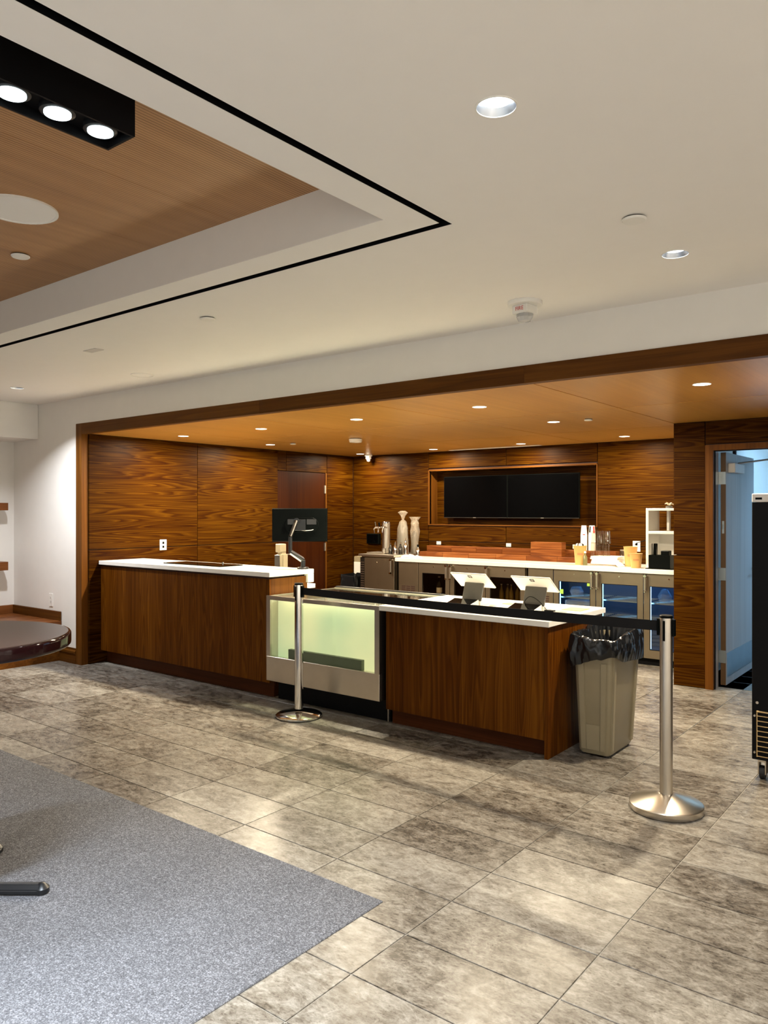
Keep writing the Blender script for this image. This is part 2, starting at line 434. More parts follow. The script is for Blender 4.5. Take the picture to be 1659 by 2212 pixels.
sl = MB(); e = 0.002
frame_boxes(sl, sx+e, SO[0]-e, sy+e, SO[1]-e, sx, SO[0], sy, SO[1], ZC+0.0008, ZC+0.044)
frame_boxes(sl, ix, SI[0], iy, SI[1], ix-e, SI[0]+e, iy-e, SI[1]+e, ZC+0.0008, ZC+0.044)
build(sl, 'slot_liner', M['black'], ceil)
struct(build(MB().box(XL-0.1, XR+0.1, YR-0.1, YW, ZC+0.32, ZC+0.40), 'ceiling_deck', M['black']))
ZCF = 2.92
x = CFX0; ref = None
while x < -1.9:
    x1 = min(x + 0.60, -1.893)
    build(MB().box(x+0.001, x1-0.001, CFY0, 2.408, ZCF, ZCF+0.02), 'ceiling_plank', M['slat_wood'], ceil)
    x = x1
# --- opening wall (white), trim and soffit
wf = MB()
wf.box(XL-0.15, -7.30, YW, YW+0.14, 0, ZC+0.1)
wf.box(-7.30, XR, YW, YW+0.14, 2.43, ZC+0.1)
wf.box(XNR, XR, YW, YW+0.14, 0, 2.43)
struct(build(wf, 'wall_front', M['white_paint']))
tr = struct(build(MB().box(-7.321, -7.215, YW-0.012, YW+0.06, 0, 2.447), 'trim_1', M['wood_trim_v'], bevel=0.002))
lf = [-7.215, -4.6, -2.24, 0.4, XNR]
tr2 = None
for a, b_ in zip(lf[:-1], lf[1:]):
    o = build(MB().box(a, b_, YW-0.012, YW+0.05, 2.338, 2.447), 'head_board', M['wood_trim'], tr, bevel=0.0015)
build(MB().box(-7.20, XNR, YW+0.05, YW+0.06, 2.36, 2.43), 'shadow_gap', M['joint'], tr)
# --- left wall, rear wall, right wall (the room continues behind the camera)
struct(build(MB().box(XL-0.15, XL, YR, YW, 0, ZC+0.1), 'wall_left', M['white_paint']))
struct(build(MB().box(XL, -8.09, YR, YW, 2.335, ZC), 'wall_left_bulkhead', M['white_paint'], bevel=0.006, segs=2))
struct(build(MB().box(XR, XR+0.15, YR, YW, 0, ZC+0.1), 'wall_right', M['white_paint']))
# rear wall; its two tall windows are unseen, added for soft fill light
wr = MB(); wins = [(-5.6, -3.2), (-1.2, 1.6)]
xa = XL
for a, b_ in wins:
    wr.box(xa, a, YR-0.15, YR, 0, ZC+0.1); wr.box(a, b_, YR-0.15, YR, 0, 0.35); wr.box(a, b_, YR-0.15, YR, 2.45, ZC+0.1); xa = b_
wr.box(xa, XR+0.1, YR-0.15, YR, 0, ZC+0.1)
struct(build(wr, 'wall_rear', M['white_paint']))
for n, (a, b_) in enumerate(wins, 1):
    fw = MB()
    fw.box(a, a+0.05, YR-0.10, YR-0.05, 0.35, 2.45).box(b_-0.05, b_, YR-0.10, YR-0.05, 0.35, 2.45)
    fw.box(a+0.05, b_-0.05, YR-0.10, YR-0.05, 0.35, 0.40).box(a+0.05, b_-0.05, YR-0.10, YR-0.05, 2.40, 2.45)
    fw.box((a+b_)/2-0.02, (a+b_)/2+0.02, YR-0.10, YR-0.05, 0.40, 2.40)
    w = struct(build(fw, 'fill_window_%d' % n, M['dark_steel']))
    build(MB().box(a+0.05, b_-0.05, YR-0.08, YR-0.072, 0.40, 2.40), 'pane', M['pane'], w)
# --- baseboard
bb = MB().prism([(YW-0.016, 0), (YW, 0), (YW, 0.158), (YW-0.008, 0.158), (YW-0.008, 0.142), (YW-0.022, 0.128), (YW-0.022, 0.108), (YW-0.014, 0.100)], 'x', -7.63, -7.321)
struct(build(bb, 'baseboard_left', M['wood_trim']))

# --- niche shell: backing walls, panels are pieces on them
GAP = 0.004
def xpanels(parent, mat, X, th, rects):      # on a wall facing +x
    for (y0, y1, z0, z1) in rects:
        build(MB().box(X-th, X, y0+GAP, y1-GAP, z0+GAP, z1-GAP), 'panel', mat, parent, bevel=0.0015)
def ypanels(parent, mat, Y, th, rects):      # on a wall facing -y
    for (x0, x1, z0, z1) in rects:
        build(MB().box(x0+GAP, x1-GAP, Y, Y+th, z0+GAP, z1-GAP), 'panel', mat, parent, bevel=0.0015)
ZJ = 1.165
nl = struct(build(MB().box(XW-0.14, XW-0.02, 4.32, 8.75, 0, 2.42), 'wall_niche_left', M['joint']))
DY0, DY1, DZ = 6.965, 7.90, 2.085
xpanels(nl, M['wood_h'], XW, 0.02, [(4.315, 5.684, 0, ZJ), (4.315, 5.684, ZJ, ZN), (5.684, DY0, 0, ZJ), (5.684, DY0, ZJ, ZN-0.0),
        (DY0, 7.118, DZ, ZN), (7.118, DY1, DZ, ZN), (DY1, YB, 0, ZJ), (DY1, YB, ZJ, ZN)])
# back wall with screen recess
RX0, RX1, RZ0, RZ1, RD = -5.872, -3.540, 1.388, 2.092, 0.195
nb = MB().box(XW-0.05, -2.05, YB+0.02, YB+0.05, 0, RZ0).box(XW-0.05, -2.05, YB+0.02, YB+0.05, RZ1, 2.42)
nb.box(XW-0.05, RX0, YB+0.02, YB+0.05, RZ0, RZ1).box(RX1, -2.05, YB+0.02, YB+0.05, RZ0, RZ1)
nbo = struct(build(nb, 'wall_niche_back', M['joint']))
ypanels(nbo, M['wood_h'], YB, 0.02, [(XW, -5.884, 0, ZJ), (XW, -5.884, ZJ, ZN), (-3.530, -2.228, 0, ZJ), (-3.530, -2.228, ZJ, ZN),
        (-5.884, -4.713, RZ1+0.035, ZN), (-4.713, -3.530, RZ1+0.035, ZN), (-5.884, -4.713, ZJ, RZ0-0.02), (-4.713, -3.530, ZJ, RZ0-0.02),
        (-5.884, -4.713, 0.0, ZJ), (-4.713, -3.530, 0.0, ZJ)])
rc = MB().box(RX0, RX1, YB+RD, YB+RD+0.02, RZ0, RZ1)
build(rc, 'recess_back', M['wood_h'], nbo)
build(MB().box(RX0-0.012, RX0, YB-0.006, YB+RD, RZ0-0.012, RZ1+0.012), 'recess_side', M['wood_trim_v'], nbo)
build(MB().box(RX1, RX1+0.012, YB-0.006, YB+RD, RZ0-0.012, RZ1+0.012), 'recess_side', M['wood_trim_v'], nbo)
build(MB().box(RX0, RX1, YB-0.006, YB+RD, RZ0-0.014, RZ0), 'recess_sill', M['wood_trim'], nbo)
build(MB().box(RX0, RX1, YB-0.006, YB+RD, RZ1, RZ1+0.020), 'recess_head', M['wood_trim'], nbo)
# pillar and door wall on the right (faces the room at YP)
OX0, OX1, OZ = -1.888, -0.93, 2.085              # door opening
npw = MB().box(-2.228+0.02, OX0-0.01, YP+0.02, YP+0.15, 0, 2.42).box(OX1+0.01, XNR, YP+0.02, YP+0.15, 0, 2.42).box(OX0-0.01, OX1+0.01, YP+0.02, YP+0.15, OZ+0.03, 2.42)
npw.box(-2.208, -2.10, YP+0.15, YB+0.02, 0, 2.42)
npo = struct(build(npw, 'wall_niche_right', M['joint']))
ypanels(npo, M['wood_h'], YP, 0.02, [(-2.228, -1.957, 0, ZJ), (-2.228, -1.957, ZJ, ZN), (-1.957, OX1+0.06, OZ+0.055, ZN), (OX1+0.06, XNR, 0, ZJ), (OX1+0.06, XNR, ZJ, ZN)])
xp = MB().box(-2.228, -2.208, YP+0.003, YB-0.003, 0, ZJ-0.003); build(xp, 'panel', M['wood_h'], npo)
xp = MB().box(-2.228, -2.208, YP+0.003, YB-0.003, ZJ+0.003, ZN-0.003); build(xp, 'panel', M['wood_h'], npo)
struct(build(MB().box(XNR, XNR+0.1, YW+0.1, YP+0.15, 0, 2.42), 'wall_niche_end', M['wood_h']))
# niche ceiling panels
nc = struct(build(MB().box(XW-0.05, XNR+0.05, YW+0.06, 8.75, 2.375, 2.42), 'ceiling_niche', M['joint']))
xs = [XW, -6.33, -4.965, -3.595, -2.225, -0.855, 0.515, XNR]; ys = [YW+0.065, 5.742, 7.215, YB]
for a, b_ in zip(xs[:-1], xs[1:]):
    for c, d in zip(ys[:-1], ys[1:]):
        if a > -2.3 and c > 7.1: continue
        d2 = min(d, YP+0.02) if a > -2.3 else d
        build(MB().box(a+GAP, b_-GAP, c+GAP, d2-GAP, ZN, ZN+0.025), 'ceiling_panel', M['wood_ceiling'], nc, bevel=0.0015)
# doors
d1 = struct(build(MB().box(XW-0.02, XW-0.008, DY0+0.004, DY1-0.030, 0.004, DZ-0.004), 'door_1', M['wood_door'], bevel=0.001))
build(MB().box(XW-0.02, XW-0.002, DY1-0.026, DY1-0.002, 0.0, DZ), 'door_frame', M['wood_trim_v'], d1)
for zc in (0.25, 1.07, 1.86):
    build(MB().box(XW-0.008, XW-0.002, DY1-0.055, DY1-0.030, zc-0.055, zc+0.055).tube([(XW-0.001, DY1-0.028, zc-0.055), (XW-0.001, DY1-0.028, zc+0.055)], 0.006, 8), 'hinge', M['steel'], d1)
build(MB().tube([(XW-0.008, DY0+0.07, 1.0), (XW+0.05, DY0+0.07, 1.0), (XW+0.05, DY0+0.18, 1.0)], 0.009, 8), 'door_handle', M['steel'], d1)
dr = thing('door_2', None, None, (OX0, YP+0.1, 0)); dr['kind'] = 'structure'
build(MB().box(-1.957, OX0-0.0, YP-0.006, YP+0.03, 0, OZ+0.05).box(OX0, OX1+0.06, YP-0.006, YP+0.03, OZ, OZ+0.05).box(OX1, OX1+0.06, YP-0.006, YP+0.03, 0, OZ), 'door_casing', M['wood_trim_v'], dr)
build(MB().box(OX0-0.012, OX0+0.006, YP+0.032, YP+0.055, 0, OZ).box(OX0, OX1, YP+0.032, YP+0.055, OZ-0.006, OZ+0.01), 'weather_strip', M['black'], dr)
build(MB().box(OX0-0.012, OX0, YP+0.055, YP+0.155, 0, OZ+0.01).box(OX0, OX1, YP+0.055, YP+0.155, OZ, OZ+0.012).box(OX1, OX1+0.012, YP+0.03, YP+0.155, 0, OZ), 'door_jamb', M['jamb_gray'], dr)
LX0, LX1, LY0, LY1 = -1.872, -1.828, YP+0.170, YP+1.19
leaf = build(MB().box(LX0+0.002, LX1, LY0+0.002, LY1, 0.02, OZ-0.008), 'door_leaf', M['door_gray'], dr)
build(MB().box(LX0, LX1-0.001, LY0-0.001, LY0+0.002, 0.02, OZ-0.008), 'leaf_edge', M['door_edge'], leaf)
build(MB().box(LX1, LX1+0.003, LY0+0.02, LY1-0.02, 0.09, 0.30), 'kick_plate', M['galv'], leaf)
for zc in (0.27, 1.0, 1.85):
    build(MB().box(LX0-0.025, LX1-0.002, LY0-0.005, LY0-0.001, zc-0.055, zc+0.055), 'hinge', M['galv'], leaf)
build(MB().cyl(LX0+0.02, LY0-0.004, 1.40, 1.44, 0.006).box(LX0+0.012, LX0+0.030, LY0-0.004, LY0-0.001, 1.36, 1.47), 'latch_plate', M['galv'], leaf)
build(MB().tube([(LX1, LY1-0.07, 1.0), (LX1+0.05, LY1-0.07, 1.0), (LX1+0.05, LY1-0.19, 1.0)], 0.01, 8), 'door_handle', M['chrome'], leaf)
cl = build(MB().box(LX1, LX1+0.06, LY0+0.07, LY0+0.40, 1.90, 1.985), 'door_closer', M['plastic_dim'], dr, bevel=0.005)
build(MB().tube([(LX1+0.04, LY0+0.26, 1.99), (LX1+0.30, LY0+0.42, 2.03), (LX1+0.33, LY0+0.10, 2.06)], 0.008, 8), 'closer_arm', M['steel'], cl)
# back room behind the open door
br = struct(build(MB().box(-2.08, 1.7, 7.22, 10.2, -0.12, 0.0), 'floor_back_room', M['floor_back']))
struct(build(MB().box(-2.2, -2.08, 8.48, 10.2, 0, 2.7).box(-2.2, 1.7, 10.2, 10.3, 0, 2.7).box(1.7, 1.8, 7.2, 10.3, 0, 2.7).box(-2.10, -2.08, 7.2, 8.48, 0, 2.7).box(-0.9, 1.7, 7.205, 7.22, 0, 2.7).box(-2.08, -0.9, 7.205, 7.22, 2.12, 2.7), 'wall_back_room', M['white_paint']))
struct(build(MB().box(-2.2, 1.8, 7.2, 10.3, 2.70, 2.76), 'ceiling_back_room', M['ceiling_paint']))
def add_area(name, loc, rot, size, col, w, parent, spread=PI, shape='DISK', sy=None):
    l = bpy.data.lights.new(name, 'AREA'); l.shape = shape; l.size = size
    if sy: l.size_y = sy
    l.color = col; l.energy = w; l.spread = spread
    o = bpy.data.objects.new(name, l); COL.objects.link(o); o.rotation_euler = rot
    o.location = Vector(loc) - wloc(parent)
    if parent is not None: o.parent = parent
    return o
t = thing('ceiling_panel_light', 'cool white ceiling light panel in the room behind the grey door', 'ceiling light', (-0.6, 8.8, 2.64))
build(MB().box(-0.9, -0.3, 8.2, 9.4, 2.66, 2.70), 'housing', M['fixture_white'], t)
build(MB().box(-0.88, -0.32, 8.22, 9.38, 2.652, 2.66), 'diffuser', M['lamp_back'], t)
add_area('panel_lamp', (-0.6, 8.8, 2.645), (0, 0, 0), 0.5, BACKROOM_LAMP[0], BACKROOM_LAMP[1], t, shape='RECTANGLE', sy=1.1)

# ================================================================== LIGHT FIXTURES
def lensless(x, y, z, r, label, lamp, group):      # open downlight with a cone reflector let into the ceiling
    t = thing('recessed_downlight', label, 'downlight', (x, y, z), group)
    build(MB().ring(x, y, z-0.003, z, r*0.93, r, 36), 'trim_ring', M['fixture_white'], t, smooth=True)
    build(MB().lathe([(r*0.945, z-0.002), (r*0.74, z+0.024), (r*0.78, z+0.024), (r*0.98, z-0.001)], x, y, 36, cap=False), 'reflector', M['reflector'], t, smooth=True)
    build(MB().cyl(x, y, z+0.020, z+0.024, r*0.74, 32), 'lens', M['lamp_room'], t, smooth=True)
    add_area('lamp', (x, y, z-0.004), (0, 0, 0), r*1.7, lamp[0], lamp[1], t, spread=math.radians(125))
    holes.append((x, y, r*0.985))
    return t
holes = []
G1 = 'white ceiling downlights of the room'
for (x, y, lab, dim) in [(-1.11, 1.935, 'large recessed downlight nearest the camera in the white ceiling', 0.3),
                    (-1.11, 3.536, 'recessed downlight in the white ceiling near the wood soffit at right', 0.5),
                    (-7.137, 3.549, 'recessed downlight in the white ceiling at the far left above the bench', 1.8),
                    (-1.11, 0.3, 'added unseen downlight behind the camera over the stone floor', 0.3),  # from here on: out-of-view downlights added to brighten room and ceiling
                    (1.9, 0.3, 'added unseen downlight rear right of the camera', 3.2),
                    (1.9, 1.935, 'added unseen downlight right of the camera', 1.6),
                    (1.9, 3.536, 'added unseen downlight at far right before the wood soffit', 2.5),
                    (-1.11, -1.6, 'added unseen downlight far behind the camera', 7.5),
                    (1.9, -1.6, 'added unseen downlight far behind the camera at right', 7.5)]:
    lensless(x, y, ZC, 0.061, lab, (ROOM_LAMP[0] if x > -7 else (0.96, 0.97, 1.0), ROOM_LAMP[1]*dim), G1)
cut = MB()
for hx, hy, hr in holes: cut.cyl(hx, hy, ZC-0.02, ZC+0.2, hr, 36)
cu_o = build(cut, 'hole_cutter', M['black'])
bo = ceil.modifiers.new('holes', 'BOOLEAN'); bo.operation = 'DIFFERENCE'; bo.object = cu_o; bo.solver = 'EXACT'; bo.use_self = True
bpy.context.view_layer.update()
me = bpy.data.meshes.new_from_object(ceil.evaluated_get(bpy.context.evaluated_depsgraph_get()))
ceil.modifiers.clear(); ceil.data = me; bpy.data.objects.remove(cu_o)
G2 = 'warm downlights in the wood ceiling'
NL = [(-6.63, 5.05, 'far left of the front row above the bar counter'), (-5.47, 5.07, 'second from left in the front row'), (-4.27, 5.06, 'third in the front row above the display case'),
      (-3.03, 5.03, 'fourth from left in the front row above the registers'), (-1.405, 4.99, 'at the right end of the front row'),
      (-6.67, 6.33, 'in the middle row beside the left wood wall'), (-3.02, 6.27, 'in the middle row before the right cooler'),
      (-6.77, 8.10, 'in the back left corner above the beer tower'), (-5.545, 8.08, 'in the back row left of the screens'), (-4.29, 8.05, 'in the back row above the screens'), (-3.013, 7.93, 'in the back row at right above the cups')]
for x, y, lab in NL:
    r = 0.056
    t = thing('recessed_downlight', 'warm lit downlight in wood ceiling ' + lab, 'downlight', (x, y, ZN), G2)
    build(MB().ring(x, y, ZN-0.003, ZN+0.001, r*0.93, r, 32), 'trim_ring', M['fixture_white'], t, smooth=True)
    build(MB().lathe([(r*0.93, ZN-0.002), (r*0.5, ZN-0.0025), (0, ZN-0.0025)], x, y, 32), 'lens', M['lamp_niche'], t, smooth=True)
    add_area('lamp', (x, y, ZN-0.006), (0, 0, 0), r*1.7, NICHE_LAMP[0], NICHE_LAMP[1]*(0.62 if y > 7.5 else 1.0), t, spread=math.radians(176))
# black linear spot boxes in the coffer
def spotbox(x0, x1, y0, y1, lys, label, aim=0.0):
    zb, zt = 2.705, 2.918
    t = thing('spotlight_box', label, 'spotlight box', ((x0+x1)/2, (y0+y1)/2, zb), 'black spotlight boxes in the coffer')
    e = 0.008
    mb = MB().box(x0, x0+e, y0, y1, zb, zt).box(x1-e, x1, y0, y1, zb, zt).box(x0+e, x1-e, y0, y0+e, zb, zt).box(x0+e, x1-e, y1-e, y1, zb, zt).box(x0+e, x1-e, y0+e, y1-e, zt-e, zt)
    build(mb, 'housing', M['black'], t)
    build(MB().box(x0+e, x1-e, y0+e, y1-e, zb+0.030, zb+0.036), 'baffle', M['black'], t)
    xc = (x0+x1)/2
    for y in lys:
        sp = build(MB().lathe([(0.050, zb+0.030), (0.050, zb+0.012), (0.040, zb+0.010), (0.040, zb+0.030)], xc, y, 28, cap=False), 'spot_head', M['black_metal'], t, smooth=True)
        build(MB().cyl(xc, y, zb+0.006, zb+0.012, 0.038, 28), 'lens', M['lamp_spot'], sp, smooth=True)
        add_area('lamp', (xc, y, zb+0.003), (0, 0, 0), 0.07, SPOT_LAMP[0], SPOT_LAMP[1], t, spread=math.radians(85))
spotbox(-2.214, -2.069, 0.50, 1.395, [1.322, 1.184, 1.050, 0.916, 0.782, 0.648], 'black box of round spotlights recessed in the wood coffer at upper left')
spotbox(-3.62, -3.475, 0.10, 0.75, [0.66, 0.52, 0.38], 'second black spotlight box further left in the coffer')

# ================================================================== CEILING DEVICES
def disc(name, label, cat, x, y, z, r, h=0.008, mat='fixture_white', lip=True):
    t = thing(name, label, cat, (x, y, z))
    g_ = 0.006
    build(MB().lathe([(0, z-h-g_), (r*0.9, z-h-g_), (r, z-h*0.4-g_), (r, z-g_), (0, z-g_)], x, y, 32), 'cover_disc', M[mat], t, smooth=True)
    build(MB().cyl(x, y, z-g_, z+0.001, r*0.86, 28), 'shadow_neck', M['dark_steel'], t, smooth=True)  # dark colour paints the shadow line between cover and ceiling
    return t
disc('sprinkler_cover', 'flat white round sprinkler cover between the two right ceiling downlights', 'sprinkler cover', -1.101, 3.001, ZC, 0.047)
disc('sprinkler_cover', 'small white round sprinkler cover in the middle of the white ceiling', 'sprinkler cover', -3.672, 2.975, ZC, 0.045)
disc('sprinkler_cover', 'small white round disc on the grooved wood coffer ceiling', 'sprinkler cover', -4.06, 2.037, ZCF, 0.047)
disc('sprinkler_cover', 'tiny white disc on the wood ceiling near the left wall', 'sprinkler cover', -6.336, 6.37, ZN, 0.036)
disc('sprinkler_cover', 'tiny white disc on the wood ceiling near the right pillar', 'sprinkler cover', -2.697, 6.269, ZN, 0.036)
tag(build(MB().prism([(-5.13, 3.03), (-4.975, 3.03), (-4.975, 3.10), (-5.13, 3.10)], 'z', ZC-0.004, ZC), 'access_plate', M['plastic_dim'], bevel=0.001), 'small rectangular cover plate on the white ceiling at left', 'cover plate')
def speaker(x, y, z, r, label):
    t = thing('ceiling_speaker', label, 'speaker', (x, y, z))
    build(MB().ring(x, y, z-0.008, z, r*0.93, r, 40), 'rim', M['fixture_white'], t, smooth=True)
    build(MB().cyl(x, y, z-0.005, z, r*0.93, 40), 'grille', M['ceiling_paint'], t, smooth=True)
speaker(-5.632, 3.866, ZC, 0.095, 'white round ceiling speaker in the white ceiling near the opening wall')
speaker(-3.453, 1.723, ZCF, 0.168, 'large white round speaker in the grooved wood coffer')
disc('smoke_detector', 'thick white round smoke detector on the wood ceiling', 'smoke detector', -5.401, 6.384, ZN, 0.072, 0.034)
def strobe(x, y, z, r, label, text, sc=1.0, rot=0.0):
    t = thing('fire_strobe', label, 'fire alarm', (x, y, z))
    build(MB().lathe([(0, z-0.022*sc), (r*0.96, z-0.022*sc), (r, z-0.018*sc), (r, z)], x, y, 36), 'base_plate', M['fixture_white'], t, smooth=True)
    w = r*0.52; T = Matrix.Translation((x, y, 0)) @ Matrix.Rotation(rot, 4, 'Z')
    build(MB(T).box(-w, w, -w, w, z-0.068*sc, z-0.020*sc), 'body', M['fixture_white'], t, bevel=0.004)
    build(MB(T).lathe([(w*0.95, z-0.068*sc), (w*0.92, z-0.085*sc), (w*0.7, z-0.105*sc), (0, z-0.112*sc)], 0, 0, 12), 'lens', M['strobe_lens'], t)
    build(MB(T).box(-w*0.3, w*0.3, -w*0.3, w*0.3, z-0.092*sc, z-0.069*sc), 'flash_tube', M['chrome'], t)
    if text:
        cu = bpy.data.curves.new('lettering', 'FONT'); cu.body = 'FIRE'; cu.size = 0.030; cu.align_x = 'CENTER'; cu.extrude = 0.0004
        oc = bpy.data.objects.new('lettering_source', cu); COL.objects.link(oc); bpy.context.view_layer.update()
        me = bpy.data.meshes.new_from_object(oc); bpy.data.objects.remove(oc); me.materials.clear(); me.materials.append(M['red'])
        o = bpy.data.objects.new('lettering', me); COL.objects.link(o)
        o.parent = t
        p = T @ Vector((0, -w-0.0008, z-0.052)); o.location = p - wloc(t); o.rotation_euler = (PI/2, 0, rot)
strobe(-2.02, 3.835, ZC, 0.096, 'white fire strobe with clear lens and FIRE lettering on the ceiling', True, 1.0, math.radians(-8))
strobe(-6.807, 8.325, ZN, 0.055, 'small white ceiling strobe in the back left corner of the wood ceiling', False, 0.85)
t = thing('linear_diffuser', 'long white slot air diffuser in the wood ceiling before the screens', 'air vent', (-4.83, 8.35, ZN))
build(MB().box(-5.47, -4.19, 8.318, 8.332, ZN-0.004, ZN).box(-5.47, -4.19, 8.372, 8.386, ZN-0.004, ZN).box(-5.47, -5.455, 8.332, 8.372, ZN-0.004, ZN).box(-4.205, -4.19, 8.332, 8.372, ZN-0.004, ZN), 'frame', M['fixture_white'], t)
build(MB().box(-5.455, -4.205, 8.347, 8.357, ZN-0.003, ZN), 'blade', M['fixture_white'], t)
build(MB().box(-5.455, -4.205, 8.333, 8.371, ZN-0.001, ZN), 'slot_back', M['plastic_dim'], t)

# ================================================================== BAR COUNTER (left)
t = thing('bar_counter', 'tall walnut bar counter with white stone top at left', 'counter', (-5.9, 4.7, 0))
ZT = 1.05
top = build(MB().box(XW+0.002, -4.675, 4.425, 4.96, ZT-0.040, ZT), 'countertop', M['quartz'], t, bevel=0.003)
build(MB().box(-4.757, -4.676, 4.885, 4.96, ZT-0.115, ZT-0.041), 'countertop_return', M['quartz'], top, bevel=0.003)
build(MB().box(XW+0.004, -4.72, 4.462, 4.90, ZT-0.058, ZT-0.041), 'reveal', M['joint'], t)
for a, b_ in ((XW+0.004, -5.935), (-5.935, -4.70)):
    build(MB().box(a+0.0006, b_-0.0006, 4.45, 4.47, 0.13, ZT-0.058), 'front_panel', M['wood_v'], t)
build(MB().box(-4.72, -4.70, 4.471, 4.90, 0.13, ZT-0.058), 'end_panel', M['wood_trim_v'], t)
build(MB().box(XW+0.004, -4.72, 4.52, 4.54, 0, 0.13), 'kick_board', M['wood_kick'], t)
build(MB().box(XW+0.004, -4.722, 4.545, 4.88, 0.0, ZT-0.06), 'carcass', M['wood_kick'], t)
build(MB().box(XW+0.004, -5.12, 4.885, 5.45, 0.82, 0.86), 'back_worktop', M['quartz'], t)
build(MB().box(XW+0.004, -5.14, 5.38, 5.40, 0.0, 0.82), 'back_panel', M['wood_kick'], t)
g = thing('serving_board', 'flat black glass serving board lying on the white bar top', 'serving board', (-5.9, 4.72, ZT))
build(MB().box(-6.33, -5.49, 4.585, 4.86, ZT, ZT+0.008), 'glass_sheet', M['black_gloss'], g, bevel=0.001)
build(MB().cyl(-5.75, 4.84, ZT+0.008, ZT+0.022, 0.010, 16), 'knob', M['chrome'], g)
# dispenser standing on the rear worktop
t = thing('metal_dispenser', 'tall slim metal dispenser standing behind the bar top', 'dispenser', (-5.32, 5.20, 0.86))
build(MB().box(-5.372, -5.272, 5.15, 5.25, 0.86, 1.165), 'body', M['bin'], t, bevel=0.022, segs=3)
build(MB().box(-5.366, -5.300, 5.146, 5.150, 0.87, 1.14), 'front_panel', M['dark_steel'], t, bevel=0.002)
build(MB().box(-5.372, -5.300, 5.16, 5.24, 1.165, 1.245), 'cap', M['bin'], t, bevel=0.006)

# monitor and its arm; monitor faces away from the camera
RC = Vector((math.cos(CAM_A), math.sin(CAM_A), 0)); FC = Vector((-math.sin(CAM_A), math.cos(CAM_A), 0))
mc = Vector((-4.82, 4.926, 1.434))
T = Matrix.Translation(mc) @ Matrix.Rotation(CAM_A, 4, 'Z')
t = thing('computer_monitor', 'black computer monitor seen from behind on a desk arm', 'monitor', mc)
build(MB(T).box(-0.245, 0.245, 0.010, 0.030, -0.147, 0.147), 'back_shell', M['black_plastic'], t, bevel=0.004)
build(MB(T).box(-0.247, 0.247, 0.0305, 0.036, -0.149, 0.149), 'bezel', M['black_gloss'], t, bevel=0.001)
def stadium(hw, hh, n=12):
    return [(hw-hh + hh*math.cos(a), hh*math.sin(a)) for a in [(-PI/2 + PI*i/n) for i in range(n+1)]] + [(-hw+hh + hh*math.cos(a), hh*math.sin(a)) for a in [(PI/2 + PI*i/n) for i in range(n+1)]]
def stad(hw, hh, y0, y1, dx=0, dz=0): return MB(T @ Matrix.Translation((dx, 0, dz))).prism(stadium(hw, hh), 'y', y0, y1)
build(stad(0.150, 0.068, -0.002, 0.012, 0.02), 'rear_hump', M['black_plastic'], t, bevel=0.002)
build(MB(T).box(-0.105, -0.030, -0.0035, -0.002, 0.005, 0.052), 'rating_label', M['dark_steel'], t)
build(MB(T).box(0.065, 0.150, -0.0035, -0.002, 0.005, 0.052), 'rating_label', M['dark_steel'], t)
build(MB(T).tube([(-0.01, -0.008, -0.045), (0.05, -0.010, -0.050), (0.10, -0.008, -0.047), (0.125, -0.006, -0.040)], 0.003, 8), 'cable', M['plastic_dim'], t)
t = thing('monitor_arm', 'black articulated monitor arm clamped to the bar top end', 'monitor arm', (-4.745, 4.895, ZT))
build(MB().lathe([(0, ZT+0.016), (0.045, ZT+0.016), (0.052, ZT+0.010), (0.052, ZT)], -4.745, 4.895, 28), 'base', M['black_metal'], t, smooth=True)
build(MB().cyl(-4.745, 4.895, ZT+0.016, ZT+0.075, 0.020, 20), 'post', M['black_metal'], t, smooth=True)
pe = Vector((-4.791, 4.783, 1.205)); pb = Vector((-4.745, 4.895, ZT+0.075))
build(MB().tube([pb, pb.lerp(pe, .1), pb.lerp(pe, .9), pe], [0.020, 0.026, 0.021, 0.018], 12), 'lower_arm', M['black_metal'], t, smooth=True)
sh = RC*(-0.008) + FC*(-0.022) + Vector((0, 0, -0.012))
build(MB().tube([pb.lerp(pe, .08)+sh, pb.lerp(pe, .92)+sh], 0.007, 8), 'cable_cover', M['plastic_dim'], t)
pe2 = Vector((-4.791, 4.783, 1.334))
build(MB().tube([pe - Vector((0, 0, 0.01)), pe2], 0.017, 14), 'elbow', M['black_metal'], t, smooth=True)
pm = Vector((-4.806, 4.872, 1.47))
build(MB().tube([pe2, pe2.lerp(pm, .5), pm], [0.016, 0.018, 0.018], 12), 'upper_arm', M['dark_steel'], t, smooth=True)
build(MB().tube([pm - FC*0.012, pm + FC*0.030], 0.026, 16), 'tilt_joint', M['black_metal'], t, smooth=True)
build(MB(T).box(-0.05, 0.055, -0.014, -0.0045, -0.05, 0.05), 'mount_plate', M['black_metal'], t, bevel=0.003)

# ================================================================== DISPLAY CASE (middle)
t = thing('display_case', 'stainless framed glass display case glowing pale green', 'display case', (-4.1, 4.7, 0))
X0, X1, YF, YK = -4.690, -3.500, 4.405, 5.30
ZB, ZTop = 0.165, 0.862
build(MB().box(X0, X1, YF, YF+0.02, ZB, 0.365), 'lower_panel', M['steel'], t, bevel=0.002)
build(MB().box(X1-0.012, X1, YF+0.021, YK, ZB, ZTop-0.002), 'side_panel', M['steel'], t)
build(MB().box(X0, X0+0.012, YF+0.021, YK, ZB, ZTop-0.002), 'side_panel', M['steel'], t)
fr = MB().box(X0, X0+0.045, YF, YF+0.02, 0.3655, ZTop).box(X1-0.045, X1, YF, YF+0.02, 0.3655, ZTop)
fr.box(X0+0.045, X1-0.045, YF, YF+0.02, ZTop-0.032, ZTop)
build(fr, 'front_frame', M['steel'], t)
